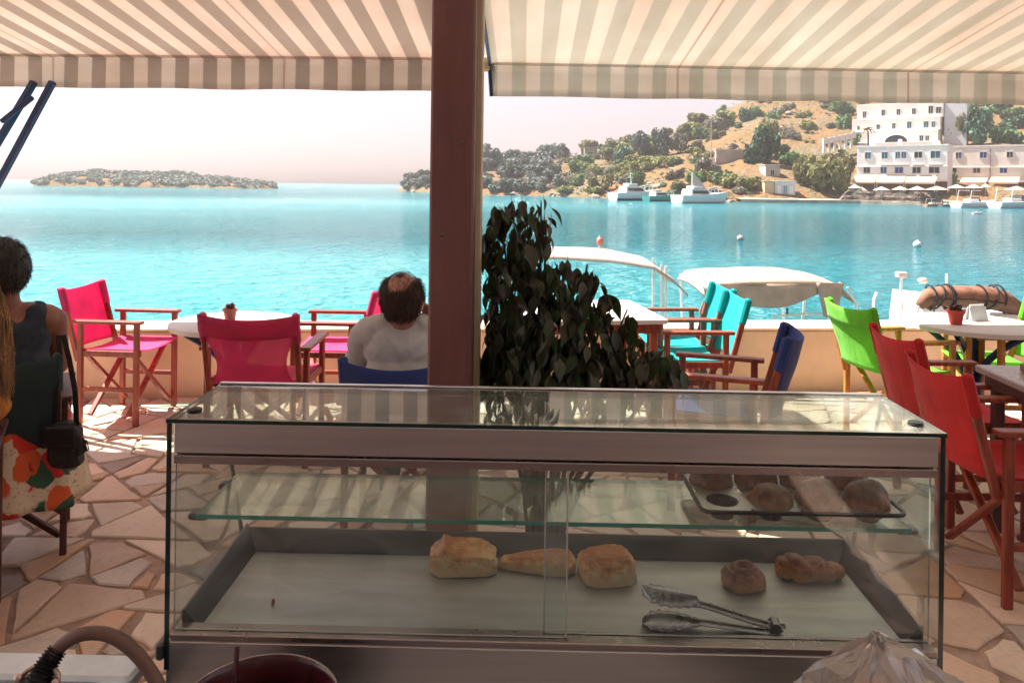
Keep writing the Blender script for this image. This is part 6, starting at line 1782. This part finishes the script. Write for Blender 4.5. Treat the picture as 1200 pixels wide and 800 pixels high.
# clear plastic bag of bread at the lower right, a shelf of the counter carries it
bgp = at(1058, 800, 1.0)
pb = thing('plastic_bag', 'crumpled clear plastic bag of bread at the lower right', 'bag', (bgp.x, 1.0, .743))
m, t, p = new_mat('bag_film')
t.n.remove(p)
lw = t.new('ShaderNodeLayerWeight'); lw.inputs[0].default_value = .35
tr = t.new('ShaderNodeBsdfTransparent'); tr.inputs[0].default_value = (.93, .91, .89, 1)
gl = t.new('ShaderNodeBsdfGlossy'); gl.inputs['Roughness'].default_value = .10
df = t.new('ShaderNodeBsdfTranslucent'); df.inputs[0].default_value = (.8, .74, .70, 1)
d2 = t.new('ShaderNodeBsdfDiffuse'); d2.inputs[0].default_value = (.88, .85, .83, 1)
a1 = t.new('ShaderNodeMixShader'); a1.inputs[0].default_value = .45; t.l.new(df.outputs[0], a1.inputs[1]); t.l.new(d2.outputs[0], a1.inputs[2])
a2 = t.new('ShaderNodeMixShader'); t.put(a2.inputs[0], t.math('MULTIPLY_ADD', lw.outputs['Facing'], .42, .38)); t.l.new(tr.outputs[0], a2.inputs[1]); t.l.new(a1.outputs[0], a2.inputs[2])
a3 = t.new('ShaderNodeMixShader'); t.put(a3.inputs[0], t.math('MULTIPLY_ADD', lw.outputs['Fresnel'], .45, .14)); t.l.new(a2.outputs[0], a3.inputs[1]); t.l.new(gl.outputs[0], a3.inputs[2])
t.l.new(a3.outputs[0], t.n['Material Output'].inputs[0]); film = m
pk_ = at(1027, 741, 1.0) - Vector(pb.location)
NB_U, NB_V = 30, 9
qb = random.Random(77)
jit = {(i, j): (qb.gauss(0, 1), qb.gauss(0, 1), qb.gauss(0, 1)) for i in range(NB_U) for j in range(NB_V + 1)}
def bagsurf(u, v):
    i, j = round(u * NB_U) % NB_U, round(v * NB_V)
    a = 2 * PI * (u + .010 * jit[(i, j)][0]); hgt = pk_.z
    prof = (1 - v) ** (.55 if v < .55 else .95) * (1.0 if v < .55 else 1.43)
    prof = min(prof, (1 - v * .98) ** .72)
    n = noise.noise(Vector((math.cos(a) * 1.6, math.sin(a) * 1.6, v * 1.5 + 2)))
    k = 1 + .20 * n + .085 * jit[(i, j)][1] * (.5 + v)
    lean_ = pk_.x * v ** 1.3
    return (math.cos(a) * (.215 * prof + .004) * k + lean_, math.sin(a) * (.12 * prof + .004) * k, hgt * min(1, v ** .9 + .022 * jit[(i, j)][2] * (v > .05) * (v < .95)))
mb = MB(); mb.grid(bagsurf, NB_U, NB_V)
tri = []
for k_, f in enumerate(mb.f): tri += [(f[0], f[1], f[2]), (f[0], f[2], f[3])] if k_ % 3 else [(f[0], f[1], f[3]), (f[1], f[2], f[3])]
mb.f = tri; mb.m = [0] * len(tri); fo = mb.build('film', film, pb)
sd = fo.modifiers.new('s', 'SUBSURF'); sd.subdivision_type = 'SIMPLE'; sd.levels = sd.render_levels = 2; bake(fo)
for v in fo.data.vertices: v.co += Vector((0, 0, 1)) * .004 * noise.noise(v.co * 45) + v.normal * .004 * noise.noise(v.co * 28)
for i, (dx, dy, z, m_, lab) in enumerate(((-.060, -.02, .055, puff_m, 'pale bread roll at the left inside the plastic bag'), (.045, .0, .05, puff_m, 'pale bread roll at the right inside the plastic bag'), (-.01, .035, .115, puff_m, 'bread roll on top inside the plastic bag'))):
    mb = MB(); s0 = Vector((i * 4, 1, 2)); mb.ico((0, 0, 0), (.052, .038, .034), 3, fn=lambda v, p: p * (1 + .08 * noise.noise(v * 2 + s0)))
    o = mb.build('bread_roll', m_, None, 'all'); o.location = Vector(pb.location) + Vector((dx, dy, z)); o.rotation_euler = (0, 0, i); tag(o, lab, 'bread roll')

# ------------------------------------------------------------------ sea air: pale haze over the whole bay
if HAZE:
    zb0, zt0_ = -3.2, 130.0
    hz_ = MB().box((-800, -60, SEA - 2.0), (800, 850, zt0_)).build('haze', None)
    m = bpy.data.materials.new('haze'); m.use_nodes = True; n = m.node_tree.nodes; n.remove(n['Principled BSDF'])
    pv = n.new('ShaderNodeVolumePrincipled'); pv.inputs['Color'].default_value = (.93, .93, .96, 1); pv.inputs['Density'].default_value = HAZE
    pv.inputs['Anisotropy'].default_value = .2
    m.node_tree.links.new(pv.outputs[0], n['Material Output'].inputs['Volume'])
    hz_.data.materials.clear(); hz_.data.materials.append(m)
    tag(hz_, 'pale sea haze over the bay', kind='stuff')
